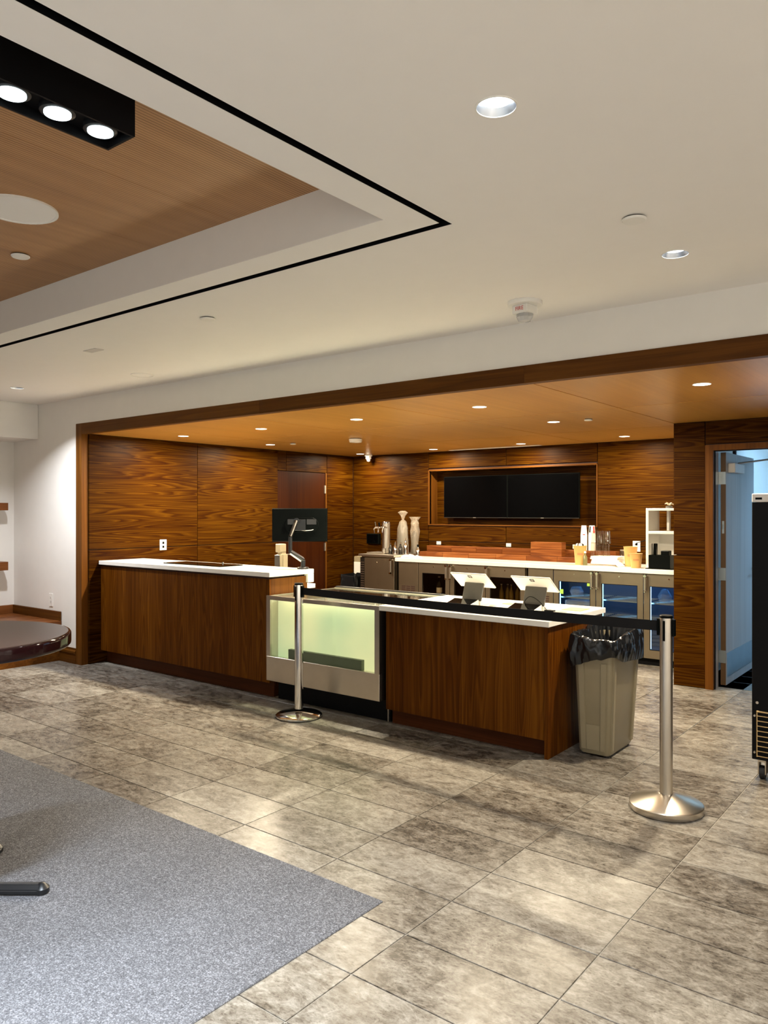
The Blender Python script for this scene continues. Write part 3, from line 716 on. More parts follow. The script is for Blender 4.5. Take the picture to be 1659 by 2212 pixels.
build(MB().box(X0+0.045, X1-0.045, YF+0.008, YF+0.013, 0.366, ZTop-0.033), 'front_pane', M['pane'], t)
build(MB().box(X0+0.014, X1-0.014, YF+0.022, YK-0.04, ZTop-0.010, ZTop-0.004), 'top_pane', M['pane'], t)
build(MB().box(X0+0.014, X1-0.014, YF+0.12, YF+0.13, 0.30, ZTop-0.05), 'glow_liner', M['case_panel'], t)
build(MB().box(X0+0.014, X1-0.014, YF+0.022, YF+0.118, 0.30, 0.345), 'case_floor', M['quartz'], t)
build(MB().box(X0+0.014, X1-0.014, YF+0.131, YK-0.05, ZTop-0.09, ZTop-0.075), 'upper_deck', M['quartz'], t)
build(MB().box(-4.52, -3.74, YF+0.085, YF+0.118, 0.346, 0.425), 'tray_edge', M['dark_green'], t)
build(MB().tube([(X0+0.05, YF+0.045, ZTop-0.022), (X1-0.05, YF+0.045, ZTop-0.022)], 0.008, 10), 'lamp_tube', M['lamp_niche'], t)
add_area('case_lamp', ((X0+X1)/2, YF+0.3, ZTop-0.02), (0, 0, 0), 1.0, (0.93, 1.0, 0.75), 3.0, t, shape='RECTANGLE', sy=0.3)
build(MB().box(X0, X1, YK-0.04, YK, ZTop-0.02, ZTop+0.012), 'rear_rail', M['black_metal'], t)
build(MB().box(X0, X1, YK-0.055, YK-0.041, ZTop-0.01, ZTop+0.004), 'rear_trim', M['steel'], t)
build(MB().box(X0+0.03, X1+0.02, YF+0.11, YK, 0.0, ZB-0.001), 'plinth', M['black'], t)
build(MB().box(X1-0.002, X1+0.010, YF+0.10, YF+0.109, 0.0, ZB-0.01), 'corner_post', M['steel'], t)

# ================================================================== SERVICE COUNTER (right)
t = thing('service_counter', 'low walnut service counter with white stone top at right', 'counter', (-2.83, 4.85, 0))
ZS = 0.870
build(MB().box(-3.497, -2.148, 4.395, 5.295, ZS-0.038, ZS), 'countertop', M['quartz'], t, bevel=0.003)
for a, b_ in ((-3.465, -2.815), (-2.815, -2.196)):
    build(MB().box(a+0.0005, b_-0.0005, 4.440, 4.460, 0.112, ZS-0.040), 'front_panel', M['wood_v'], t)
build(MB().box(-2.195, -2.170, 4.425, 5.27, 0, ZS-0.040), 'end_panel', M['wood_v'], t, bevel=0.001)
build(MB().box(-3.455, -2.196, 4.505, 4.525, 0, 0.112), 'kick_board', M['wood_kick'], t)
build(MB().box(-3.455, -2.20, 4.53, 5.25, 0.0, ZS-0.042), 'carcass', M['wood_kick'], t)

# registers
def register(x, label, cable):
    t = thing('tablet_register', label, 'cash register', (x, 4.86, ZS), 'tablet registers on the service counter')
    w = 0.152
    ang = math.atan2(1.100-0.992, 0.15)
    Tm = Matrix.Translation((x, 4.875, 1.046)) @ Matrix.Rotation(-ang, 4, 'X')
    s = build(MB(Tm).box(-w, w, -0.094, 0.094, -0.003, 0.009), 'screen_shell', M['tablet_white'], t, bevel=0.005, segs=2)
    build(MB(Tm).box(-w+0.008, w-0.008, -0.086, 0.086, 0.0092, 0.0102), 'screen_glass', M['black_gloss'], s)
    lg = MB(Tm @ Matrix.Translation((0.004, -0.058, 0)))
    frame_boxes(lg, -0.010, 0.010, -0.010, 0.010, -0.0155, 0.0155, -0.0155, 0.0155, -0.0042, -0.0031); lg.box(-0.004, 0.004, -0.004, 0.004, -0.0042, -0.0031)
    build(lg, 'logo', M['black_plastic'], s)
    yz = [(4.850, ZS+0.030), (4.862, ZS+0.030), (4.905, 1.018), (4.893, 1.030)]
    build(MB().prism(yz, 'x', x-0.082, x+0.082), 'stand', M['gray_panel'], t, bevel=0.003)
    build(MB().prism([(4.838, ZS), (4.97, ZS), (4.97, ZS+0.012), (4.868, ZS+0.0295), (4.838, ZS+0.0295)], 'x', x-0.086, x+0.086), 'stand_base', M['tablet_white'], t, bevel=0.003)
    cd = build(MB().prism([(4.700, ZS), (4.832, ZS), (4.832, ZS+0.042), (4.700, ZS+0.010)], 'x', x-0.135, x+0.075), 'customer_display', M['tablet_white'], t, bevel=0.002)
    build(MB().prism([(4.704, ZS+0.0112), (4.829, ZS+0.0415), (4.829, ZS+0.0428), (4.704, ZS+0.0125)], 'x', x-0.130, x+0.070), 'display_glass', M['black_gloss'], cd)
    if cable:
        pts = [(x+0.10, 4.86, ZS+0.004), (x+0.05, 4.83, ZS+0.07), (x-0.01, 4.825, ZS+0.095), (x-0.05, 4.825, ZS+0.06), (x-0.03, 4.82, ZS+0.03), (x+0.06, 4.83, ZS+0.008)]
        P = []
        for i in range(len(pts)-1):
            for k in range(5):
                a = Vector(pts[max(i-1, 0)]); b_ = Vector(pts[i]); c = Vector(pts[i+1]); d = Vector(pts[min(i+2, len(pts)-1)]); u = k/5
                P.append(0.5*((2*b_) + (c-a)*u + (2*a-5*b_+4*c-d)*u*u + (3*b_-a-3*c+d)*u*u*u))
        build(MB().tube(P, 0.0022, 6), 'cable', M['black_plastic'], t, smooth=True)
        build(MB().box(x+0.09, x+0.155, 4.84, 4.875, ZS, ZS+0.008), 'plug', M['black_plastic'], t)
register(-2.992, 'white tablet register on the service counter, left one, nearer the display case', False)
register(-2.490, 'white tablet register with looped black cable, nearer the counter end', True)
tag(build(MB().box(-2.83, -2.70, 5.02, 5.12, ZS, ZS+0.004), 'counter_mat', M['cup_tan'], bevel=0.001), 'small brown pad on the counter between the two registers', 'pad')
tag(build(MB().box(-2.34, -2.20, 4.98, 5.14, ZS, ZS+0.004), 'counter_mat', M['cup_tan'], bevel=0.001), 'small brown pad on the counter right of the registers', 'pad')

# ================================================================== STANCHIONS
def stanchion(x, y, label, polished, h=1.012, conical=True):
    m = M['chrome'] if polished else M['steel']
    t = thing('stanchion', label, 'stanchion', (x, y, 0), 'belt barrier posts')
    if conical: pr = [(0, 0.002), (0.182, 0.002), (0.185, 0.006), (0.185, 0.034), (0.178, 0.040), (0.05, 0.080), (0.036, 0.084), (0, 0.084)]
    else: pr = [(0, 0.002), (0.172, 0.002), (0.176, 0.006), (0.176, 0.016), (0.165, 0.024), (0.05, 0.036), (0.036, 0.038), (0, 0.038)]
    build(MB().lathe(pr, x, y, 56), 'base', m, t, smooth=True)
    build(MB().cyl(x, y, 0, 0.004, 0.178, 40), 'floor_pad', M['rubber'], t)
    build(MB().cyl(x, y, 0.06, h-0.012, 0.0325, 32), 'post', m, t, smooth=True)
    build(MB().lathe([(0.0335, h-0.014), (0.0335, h-0.003), (0.030, h), (0, h)], x, y, 32), 'cap', M['black_plastic'], t, smooth=True)
    return t
s1p, s2p = Vector((-4.12, 4.205, 0)), Vector((-1.326, 4.076, 0))
st1 = stanchion(s1p.x, s1p.y, 'polished chrome belt post before the display case, with flat dish base', True, conical=False)
st2 = stanchion(s2p.x, s2p.y, 'brushed steel belt post standing right of the trash bin', False)
bd = (s2p - s1p).normalized(); bn = Vector((-bd.y, bd.x, 0))
def cassette(t, c, out):
    for sgn in (1, -1):
        a = c + bd*0.033*sgn; b_ = c + bd*0.046*sgn
        mb = MB(); n = bn*0.014
        mb.add([tuple(v) for v in [a-n+Vector((0,0,0.905)), b_-n+Vector((0,0,0.905)), b_+n+Vector((0,0,0.905)), a+n+Vector((0,0,0.905)), a-n+Vector((0,0,0.992)), b_-n+Vector((0,0,0.992)), b_+n+Vector((0,0,0.992)), a+n+Vector((0,0,0.992))]],
            [(0,3,2,1),(4,5,6,7),(0,1,5,4),(1,2,6,5),(2,3,7,6),(3,0,4,7)])
        build(mb, 'belt_clip', M['black_plastic'], t, bevel=0.002)
cassette(st1, s1p, 1); cassette(st2, s2p, -1)
for t_, c in ((st1, s1p), (st2, s2p)):
    for nrm in (bn, -bn):
        a = c + nrm*0.0325; mb = MB()
        e = bd*0.006; o2 = nrm*0.002
        mb.add([tuple(v) for v in [a-e-o2+Vector((0,0,0.88)), a+e-o2+Vector((0,0,0.88)), a+e+o2+Vector((0,0,0.88)), a-e+o2+Vector((0,0,0.88)), a-e-o2+Vector((0,0,0.985)), a+e-o2+Vector((0,0,0.985)), a+e+o2+Vector((0,0,0.985)), a-e+o2+Vector((0,0,0.985))]],
            [(0,3,2,1),(4,5,6,7),(0,1,5,4),(1,2,6,5),(2,3,7,6),(3,0,4,7)])
        build(mb, 'belt_slot', M['black_plastic'], t_)
bm_ = MB(); A = s1p + bd*0.046; B = s2p - bd*0.046; n = 24
vs = []; fs = []
for i in range(n+1):
    u = i/n; p = A.lerp(B, u); sag = 0.020*4*u*(1-u)*0.5
    for s_, z in ((-1, 0.926), (1, 0.926), (1, 0.980), (-1, 0.980)):
        q = p + bn*0.0012*s_; vs.append((q.x, q.y, z - sag))
for i in range(n):
    for j in range(4): fs.append((i*4+j, (i+1)*4+j, (i+1)*4+(j+1) % 4, i*4+(j+1) % 4))
bm_.add(vs, fs); build(bm_, 'belt', M['belt'], st1)

# ================================================================== TRASH BIN with liner
def rrect(x0, x1, y0, y1, r, n=5):
    pts = []
    for (cx, cy, a0) in ((x1-r, y1-r, 0), (x0+r, y1-r, PI/2), (x0+r, y0+r, PI), (x1-r, y0+r, 1.5*PI)):
        for i in range(n+1): a = a0 + PI/2*i/n; pts.append((cx+r*math.cos(a), cy+r*math.sin(a)))
    return pts
def loft(mb, rings, cap0=True, cap1=True):
    n = len(rings[0]); vs = [p for r in rings for p in r]; fs = []
    for i in range(len(rings)-1):
        for j in range(n): fs.append((i*n+j, i*n+(j+1) % n, (i+1)*n+(j+1) % n, (i+1)*n+j))
    if cap0: fs.append(tuple(reversed(range(n))))
    if cap1: fs.append(tuple((len(rings)-1)*n+j for j in range(n)))
    return mb.add(vs, fs)
t = thing('trash_bin', 'tall beige plastic trash bin beside the service counter', 'trash bin', (-1.975, 4.87, 0))
b0 = (-2.078, -1.873, 4.672, 5.068); b1 = (-2.102, -1.838, 4.640, 5.120)
def binring(z, ins=0.0):
    u = z/0.74; q = [b0[i]*(1-u)+b1[i]*u for i in range(4)]
    return [(x, y, z) for x, y in rrect(q[0]+ins, q[1]-ins, q[2]+ins, q[3]-ins, 0.028)]
body = loft(MB(), [binring(0.012, 0.008), binring(0.03), binring(0.70), binring(0.70, -0.008), binring(0.74, -0.010), binring(0.74, 0.006), binring(0.60, 0.008), binring(0.05, 0.008)], True, True)
build(body, 'body', M['bin'], t, smooth=True)
def lerpb(u): return [b0[i]*(1-u)+b1[i]*u for i in range(4)]
# raised ribs on the narrow front and the long side
def rib(face, a0, a1, z0, z1, th=0.010):
    q0, q1 = lerpb(z0/0.74), lerpb(z1/0.74); mb = MB()
    if face == 'front':
        def pt(a, q, z, d): return (q[0]+(q[1]-q[0])*a, q[2]-d, z)
    else:
        def pt(a, q, z, d): return (q[1]+d, q[2]+(q[3]-q[2])*a, z)
    vs = [pt(a0, q0, z0, -0.004), pt(a1, q0, z0, -0.004), pt(a1, q1, z1, -0.004), pt(a0, q1, z1, -0.004), pt(a0, q0, z0, th), pt(a1, q0, z0, th), pt(a1, q1, z1, th), pt(a0, q1, z1, th)]
    mb.add(vs, [(0,1,2,3),(4,7,6,5),(0,4,5,1),(1,5,6,2),(2,6,7,3),(3,7,4,0)])
    build(mb, 'rib', M['bin'], t, bevel=0.003, segs=2)
rib('front', 0.12, 0.28, 0.04, 0.60); rib('front', 0.72, 0.88, 0.04, 0.60); rib('front', 0.282, 0.718, 0.04, 0.20, 0.006)
rib('side', 0.05, 0.13, 0.04, 0.66); rib('side', 0.87, 0.95, 0.04, 0.66); rib('side', 0.132, 0.868, 0.63, 0.68, 0.005)
for (fx, fy) in ((-2.05, 4.70), (-1.90, 4.70), (-2.05, 5.04), (-1.90, 5.04)):
    build(MB().cyl(fx, fy, 0, 0.013, 0.014, 12), 'foot', M['rubber'], t)
# liner draped over the rim: a wrinkled sleeve, sampled by arc length round the rim
def arc(poly):
    L = [0.0]
    for i in range(len(poly)): L.append(L[-1] + math.dist(poly[i], poly[(i+1) % len(poly)]))
    def f(u):
        d = (u % 1.0)*L[-1]
        for i in range(len(poly)):
            if d <= L[i+1] + 1e-12:
                k = (d-L[i])/max(1e-9, L[i+1]-L[i]); a, b = poly[i], poly[(i+1) % len(poly)]
                return (a[0]+(b[0]-a[0])*k, a[1]+(b[1]-a[1])*k)
        return poly[0]
    return f
def keyed(keys):
    def f(u):
        u %= 1.0
        for (a, va), (b, vb) in zip(keys[:-1], keys[1:]):
            if a <= u <= b:
                k = (u-a)/(b-a); k = k*k*(3-2*k); return va+(vb-va)*k
        return keys[-1][1]
    return f
rnd = random.Random(11)
folds = [(rnd.uniform(0, 6.28), rnd.randint(6, 40), rnd.uniform(0.3, 1.0), rnd.uniform(-9, 9)) for _ in range(12)]
def crumple(u, v):
    w = 0.0
    for p, m, a, sl in folds: w += a*(1-2*abs(math.sin(m*PI*u + p + sl*v)))
    return w/4.0
rim = arc(rrect(b1[0]-0.012, b1[1]+0.012, b1[2]-0.012, b1[3]+0.012, 0.035, 8))
hemk = keyed([(0, 0.580), (0.18, 0.60), (0.5, 0.560), (0.64, 0.625), (0.69, 0.650), (0.80, 0.600), (1, 0.580)])
topk = keyed([(0, 0.790), (0.12, 0.782), (0.25, 0.800), (0.40, 0.775), (0.5, 0.772), (0.60, 0.752), (0.70, 0.748), (0.85, 0.775), (1, 0.790)])
def liner(u, v):
    x, y = rim(u); cx, cy = -1.97, 4.88
    nx, ny = (x-cx)*1.7, (y-cy); L = math.hypot(nx, ny); nx /= L; ny /= L
    c = crumple(u, v); top = topk(u) + 0.006*c
    if v < 0.32:
        w = v/0.32; z = 0.50 + (top-0.50)*w; d = -0.060 + 0.050*w + 0.016*c
    elif v < 0.42:
        w = (v-0.32)/0.10; z = top + 0.007*math.sin(w*PI); d = -0.010 + 0.022*w + 0.010*c
    else:
        w = (v-0.42)/0.58; z = top + (hemk(u)-top)*w; d = 0.012 + 0.012*math.sin(w*PI) + (0.015*c + 0.003)*(1-0.6*w)
        d = max(d, 0.0045)
    return (x+nx*d, y+ny*d, z + 0.004*c)
o = tag(build(MB().grid(liner, 170, 26, True), 'bin_liner', M['bag'], smooth=False), 'crumpled black plastic liner folded over the beige trash bin rim', 'bin liner')
o.data.polygons.foreach_set('use_smooth', [True]*len(o.data.polygons)); o.data.set_sharp_from_angle(angle=0.45)

# ================================================================== BLACK FRIDGE (right edge)
t = thing('merchandiser_fridge', 'tall black fridge on casters at the right edge with brass wire guard', 'fridge', (-0.74, 5.15, 0))
fx0, fx1, fy0, fy1 = -1.086, -0.40, 4.85, 5.50
build(MB().box(fx0, fx1, fy0, fy1, 0.115, 1.606), 'cabinet', M['black'], t, bevel=0.003)
h = build(MB().box(fx0, fx1, fy0-0.004, fy1, 1.607, 1.657), 'top_panel', M['plastic_dim'], t, bevel=0.004)
build(MB().box(fx0+0.020, fx0+0.055, fy0-0.006, fy0-0.0042, 1.622, 1.634), 'display', M['black_plastic'], h)
for i in range(9):
    z = 0.140 + i*0.029
    build(MB().tube([(fx0+0.030, fy0-0.012, z), (fx1-0.03, fy0-0.012, z)], 0.0032, 8), 'wire', M['brass'], t)
build(MB().tube([(fx0+0.030, fy0-0.012, 0.135), (fx0+0.030, fy0-0.012, 0.40)], 0.0035, 8), 'wire', M['brass'], t)
build(MB().tube([(fx0+0.030, fy0-0.016, 0.398), (fx1-0.03, fy0-0.016, 0.398)], 0.005, 8), 'wire', M['brass'], t)
for z in (0.16, 0.372):
    build(MB().tube([(fx0+0.018, fy0-0.001, z), (fx0+0.018, fy0-0.018, z)], 0.006, 10), 'guard_clip', M['steel'], t)
build(MB().tube([(fx0+0.030, fy0+0.001, 0.447), (fx0+0.030, fy0-0.008, 0.447)], 0.008, 12), 'bolt', M['steel'], t)
def caster(x, y):
    c = build(MB().tube([(x-0.014, y, 0.037), (x+0.014, y, 0.037)], 0.037, 24), 'caster_wheel', M['rubber'], t, smooth=True)
    build(MB().box(x-0.022, x-0.016, y-0.03, y+0.03, 0.03, 0.10).box(x+0.016, x+0.022, y-0.03, y+0.03, 0.03, 0.10).box(x-0.022, x+0.022, y-0.03, y+0.03, 0.10, 0.115), 'fork', M['steel'], c)
for x in (fx0+0.05, fx1-0.06):
    for y in (fy0+0.045, fy1-0.06): caster(x, y)

# ================================================================== UNDERCOUNTER COOLERS
YCF = 7.75
def handle(x, z1, parent):
    hd = build(MB().box(x-0.013, x+0.013, YCF-0.052, YCF-0.030, z1-0.17, z1-0.035), 'handle', M['steel'], parent, bevel=0.004)
    build(MB().tube([(x, YCF-0.001, z1-0.022), (x, YCF-0.056, z1-0.022)], 0.014, 14), 'latch', M['chrome'], hd, smooth=True)
    build(MB().box(x-0.010, x+0.010, YCF-0.060, YCF-0.028, z1-0.188, z1-0.172), 'handle_tip', M['chrome'], hd, bevel=0.003)
def cooler(x0, x1, grille, doors, lit, label):
    z0, z1 = 0.075, 0.928
    t = thing('undercounter_cooler', label, 'cooler', ((x0+x1)/2, YCF+0.3, 0), 'three-door back bar coolers')
    lin = M['cooler_in'] if lit else M['cooler_dark']
    e = 0.03; yb = 8.42
    build(MB().box(x0, x0+0.012, YCF+0.03, yb, z0, z1).box(x1-0.012, x1, YCF+0.03, yb, z0, z1).box(x0+0.012, x1-0.012, yb-0.012, yb, z0, z1).box(x0+0.012, x1-0.012, YCF+0.03, yb-0.012, z0, z0+0.012).box(x0+0.012, x1-0.012, YCF+0.03, yb-0.012, z1-0.012, z1), 'cabinet', M['steel_door'], t)
    build(MB().box(x0+0.013, x1-0.013, yb-0.016, yb-0.0125, z0+0.013, z1-0.013).box(x0+0.013, x1-0.013, YCF+0.035, yb-0.02, z0+0.0125, z0+0.016), 'liner', lin, t)
    build(MB().box(x0+0.03, x1-0.03, YCF+0.05, yb-0.05, 0, z0-0.001), 'base', M['black'], t)
    for (a, b_) in grille:
        gp = build(MB().box(a+0.004, b_-0.004, YCF, YCF+0.025, z0+0.002, z1-0.004), 'grille_panel', M['steel_door'], t, bevel=0.002)
        cells = [(a+0.045+(b_-a-0.09)*k/3+0.006, a+0.045+(b_-a-0.09)*(k+1)/3-0.006) for k in range(3)]
        for k in range(13):
            z = 0.33 + k*0.024
            mb = MB()
            for (p, q) in cells: mb.box(p, q, YCF-0.0015, YCF, z, z+0.012)
            build(mb, 'louver', M['joint'], gp)
    for (a, b_, hs) in doors:
        d = thing('door', None, None, Vector(((a+b_)/2, YCF, z0)) - wloc(t)); d.parent = t
        w = 0.062
        fr = MB().box(a+0.004, a+w, YCF, YCF+0.028, z0+0.002, z1-0.004).box(b_-w, b_-0.004, YCF, YCF+0.028, z0+0.002, z1-0.004)
        fr.box(a+w, b_-w, YCF, YCF+0.028, z0+0.002, z0+0.085).box(a+w, b_-w, YCF, YCF+0.028, z1-0.125, z1-0.004)
        build(fr, 'door_frame', M['steel_door'], d)
        build(MB().box(a+w, b_-w, YCF+0.008, YCF+0.012, z0+0.085, z1-0.125), 'pane', M['pane_cool'] if lit else M['pane_dark'], d)
        gk = MB(); 
        gk.box(a+w, a+w+0.006, YCF+0.002, YCF+0.0075, z0+0.085, z1-0.125).box(b_-w-0.006, b_-w, YCF+0.002, YCF+0.0075, z0+0.085, z1-0.125).box(a+w+0.006, b_-w-0.006, YCF+0.002, YCF+0.0075, z1-0.131, z1-0.125).box(a+w+0.006, b_-w-0.006, YCF+0.002, YCF+0.0075, z0+0.085, z0+0.091)
        build(gk, 'gasket', M['black'], d)
        if hs: handle(a+0.030 if hs < 0 else b_-0.030, z1, d)
        build(MB().tube([((a+b_)/2, YCF+0.001, z1-0.045), ((a+b_)/2, YCF-0.004, z1-0.045)], 0.007, 10), 'lock', M['chrome'], d)
        for zz in (0.42, 0.62) if lit else (0.50,):
            sh_ = MB(); 
            for k in range(9): sh_.box(a+0.02, b_-0.02, YCF+0.10+k*0.055, YCF+0.106+k*0.055, zz, zz+0.005)
            sh_.box(a+0.02, b_-0.02, YCF+0.08, YCF+0.086, zz-0.004, zz+0.010)
            build(sh_, 'shelf', M['steel'] if lit else M['dark_steel'], t)
        if lit:
            build(MB().box(a+0.045, a+0.058, YCF+0.045, YCF+0.058, z0+0.09, z1-0.10), 'led_strip', M['lamp_blue'], t)
            add_area('cooler_lamp', ((a+b_)/2, YCF+0.30, z1-0.03), (0, 0, 0), b_-a-0.1, (0.03, 0.28, 1.0), 1.6, t, shape='RECTANGLE', sy=0.4)
    return t
XC1 = [-5.850, -5.545, -5.080, -4.590, -4.075]
XC2 = [-4.045, -3.735, -3.252, -2.748, -2.240]
cooler(XC1[0], XC1[4], [(XC1[0], XC1[1])], [(XC1[1], XC1[2], 1), (XC1[2], XC1[3], -1), (XC1[3], XC1[4], -1)], False, 'unlit stainless three-door back bar cooler beside the keg cooler')
cooler(XC2[0], XC2[4], [(XC2[0], XC2[1])], [(XC2[1], XC2[2], 1), (XC2[2], XC2[3], -1), (XC2[3], XC2[4], -1)], True, 'stainless three-door back bar cooler glowing blue inside, beside the pillar')
# bottles inside the coolers
def bottle(x, y, z, h, r, mat, label, name='bottle', labelmat=None):
    t = thing(name, label, 'bottle', (x, y, z), 'bottles inside the coolers')
    build(MB().lathe([(0, z), (r, z), (r, z+h*0.55), (r*0.38, z+h*0.75), (r*0.36, z+h*0.93), (0, z+h*0.93)], x, y, 14), 'glass_body', mat, t, smooth=True)
    build(MB().cyl(x, y, z+h*0.931, z+h, r*0.42, 12), 'cap', M['plastic_dim'], t)
    if labelmat: build(MB().ring(x, y, z+h*0.15, z+h*0.42, r*1.001, r*1.02, 14), 'paper_label', labelmat, t, smooth=True)
for i, (x, zz, hh, lab) in enumerate([(-5.38, 0.511, 0.24, 'dark bottle with pale label, left one on the left cooler shelf'), (-5.25, 0.511, 0.26, 'dark bottle with pale label, right one on the left cooler shelf'), (-4.90, 0.511, 0.22, 'dark bottle behind the left register in the cooler')]):
    bottle(x, YCF+0.22, zz, hh, 0.036, M['bottle_dark'], lab, labelmat=M['paper'])
for i in range(6):
    bottle(-4.49 + i*0.065, YCF+0.20 + 0.03*(i % 2), 0.511, 0.20, 0.027, M['amber'], 'amber bottle number %s from the left in the row behind the middle cooler glass' % ['one', 'two', 'three', 'four', 'five', 'six'][i])
tag(build(MB().box(-3.66, -3.36, YCF+0.12, YCF+0.40, 0.436, 0.59), 'storage_tub', M['film'], bevel=0.008), 'clear plastic tub on the shelf of the blue lit cooler', 'tub')
tag(build(MB().lathe([(0, 0.636), (0.06, 0.636), (0.075, 0.68), (0.05, 0.73), (0, 0.735)], -3.56, YCF+0.22, 14, lambda a, v: 1+0.12*math.sin(3*a+5*v)), 'plastic_bag', M['film'], smooth=True), 'crumpled clear bag on the top shelf of the blue lit cooler', 'plastic bag')
tag(build(MB().lathe([(0, 0.636), (0.05, 0.636), (0.065, 0.69), (0.03, 0.76), (0, 0.765)], -2.60, YCF+0.2, 14, lambda a, v: 1+0.15*math.sin(4*a+4*v)), 'plastic_bag', M['film'], smooth=True), 'crumpled clear bag in the right door of the blue lit cooler', 'plastic bag')
tag(build(MB().box(-3.662, -3.622, YCF+0.0055, YCF+0.0075, 0.665, 0.715), 'sticky_note', M['green_note']), 'green sticky note at left on the blue cooler glass', 'sticky note')
tag(build(MB().box(-3.352, -3.320, YCF+0.0055, YCF+0.0075, 0.765, 0.797), 'sticky_note', M['green_note']), 'green sticky note at upper right corner of the blue cooler glass', 'sticky note')
# kegerator
t = thing('keg_cooler', 'stainless keg cooler with solid door below the beer tower', 'cooler', (-6.2, 8.05, 0))
kx0, kx1 = -6.475, -5.905
build(MB().box(kx0, kx1, YCF+0.03, 8.42, 0.05, 0.975), 'cabinet', M['steel_door'], t)
build(MB().box(kx0-0.01, kx1+0.005, YCF-0.03, 8.43, 0.976, 1.004), 'top', M['steel'], t, bevel=0.003)
build(MB().box(kx0, kx0+0.075, YCF, YCF+0.029, 0.052, 0.96), 'side_grille', M['dark_steel'], t)
for k in range(24): build(MB().box(kx0+0.010, kx0+0.065, YCF-0.003, YCF, 0.20+k*0.030, 0.210+k*0.030), 'louver', M['steel'], t)
dk = build(MB().box(kx0+0.080, kx1-0.004, YCF-0.012, YCF+0.029, 0.055, 0.958), 'door', M['steel_door'], t, bevel=0.003)
build(MB().box(kx1-0.05, kx1-0.024, YCF-0.060, YCF-0.036, 0.79, 0.93), 'handle', M['steel'], dk, bevel=0.004)
build(MB().tube([(kx1-0.037, YCF-0.012, 0.945), (kx1-0.037, YCF-0.062, 0.945)], 0.013, 12), 'latch', M['chrome'], dk)
build(MB().box(kx1-0.048, kx1-0.026, YCF-0.066, YCF-0.034, 0.768, 0.788), 'handle_tip', M['chrome'], dk)
build(MB().tube([(-6.19, YCF-0.011, 0.90), (-6.19, YCF-0.018, 0.90)], 0.007, 10), 'lock', M['chrome'], dk)
build(MB().box(kx0+0.02, kx1-0.02, YCF+0.06, 8.40, 0, 0.049), 'base', M['black'], t)
build(MB().box(kx1+0.007, -5.852, YCF+0.10, YCF+0.12, 0.0, 0.926), 'filler_strip', M['black'], t)
# back worktop: two slabs
t = thing('back_worktop', 'long white stone worktop over the back bar coolers', 'worktop', (-4.05, 8.1, 0.93))
ZBK = 0.975
build(MB().box(-5.885, -4.062, YCF-0.03, YB-0.003, 0.930, ZBK), 'slab', M['quartz'], t, bevel=0.003)
build(MB().box(-4.060, -2.232, YCF-0.03, YB-0.003, 0.930, ZBK), 'slab', M['quartz'], t, bevel=0.003)

# ================================================================== SCREENS
for x0, x1, lab in ((-5.665, -4.722, 'left wide black wall screen in the wood recess'), (-4.716, -3.770, 'right wide black wall screen in the wood recess')):
    t = thing('wall_screen', lab, 'television', ((x0+x1)/2, YB+0.1, 1.47), 'wall screens in the recess')
    build(MB().box(x0, x1, YB+0.045, YB+0.075, 1.474, 2.012), 'housing', M['black_plastic'], t, bevel=0.002)
    build(MB().box(x0+0.006, x1-0.006, YB+0.0435, YB+0.0445, 1.484, 2.006), 'display', M['black_gloss'], t)
    build(MB().box(x0+0.002, x1-0.002, YB+0.0420, YB+0.0445, 1.475, 1.4805), 'lower_bezel', M['dark_steel'], t)
    build(MB().box((x0+x1)/2-0.02, (x0+x1)/2+0.02, YB+0.0405, YB+0.0418, 1.474, 1.481), 'maker_badge', M['steel'], t)
    build(MB().box((x0+x1)/2-0.15, (x0+x1)/2+0.15, YB+0.0755, YB+RD, 1.6, 1.9), 'wall_bracket', M['black_metal'], t)

# ================================================================== WOOD RISERS on the back worktop
def plank_row(parent, xs, y0, y1, z0, z1):
    for a, b_ in zip(xs[:-1], xs[1:]):
        build(MB().box(a+0.001, b_-0.001, y0 + random.uniform(-0.002, 0.002), y1, z0, z1), 'plank', M['wood_plank'], parent, bevel=0.002)
t = thing('stepped_riser', 'two-step reddish plank display riser along the back worktop', 'display riser', (-4.6, 8.32, ZBK))
plank_row(t, [-5.862, -5.485, -5.10, -4.71, -4.30, -3.905, -3.50, -3.26], 8.20, 8.44, ZBK+0.0005, 1.034)
plank_row(t, [-5.815, -5.43, -5.06, -4.69, -4.27, -3.88, -3.50, -3.26], 8.32, 8.44, 1.035, 1.110)
t = thing('plank_block', 'block of two stacked planks standing on the plank riser', 'wooden block', (-4.05, 8.26, 1.035))
for z0, z1 in ((1.035, 1.116), (1.117, 1.198)): build(MB().box(-4.244, -3.852, 8.203, 8.318, z0, z1), 'plank', M['wood_plank'], t, bevel=0.002)

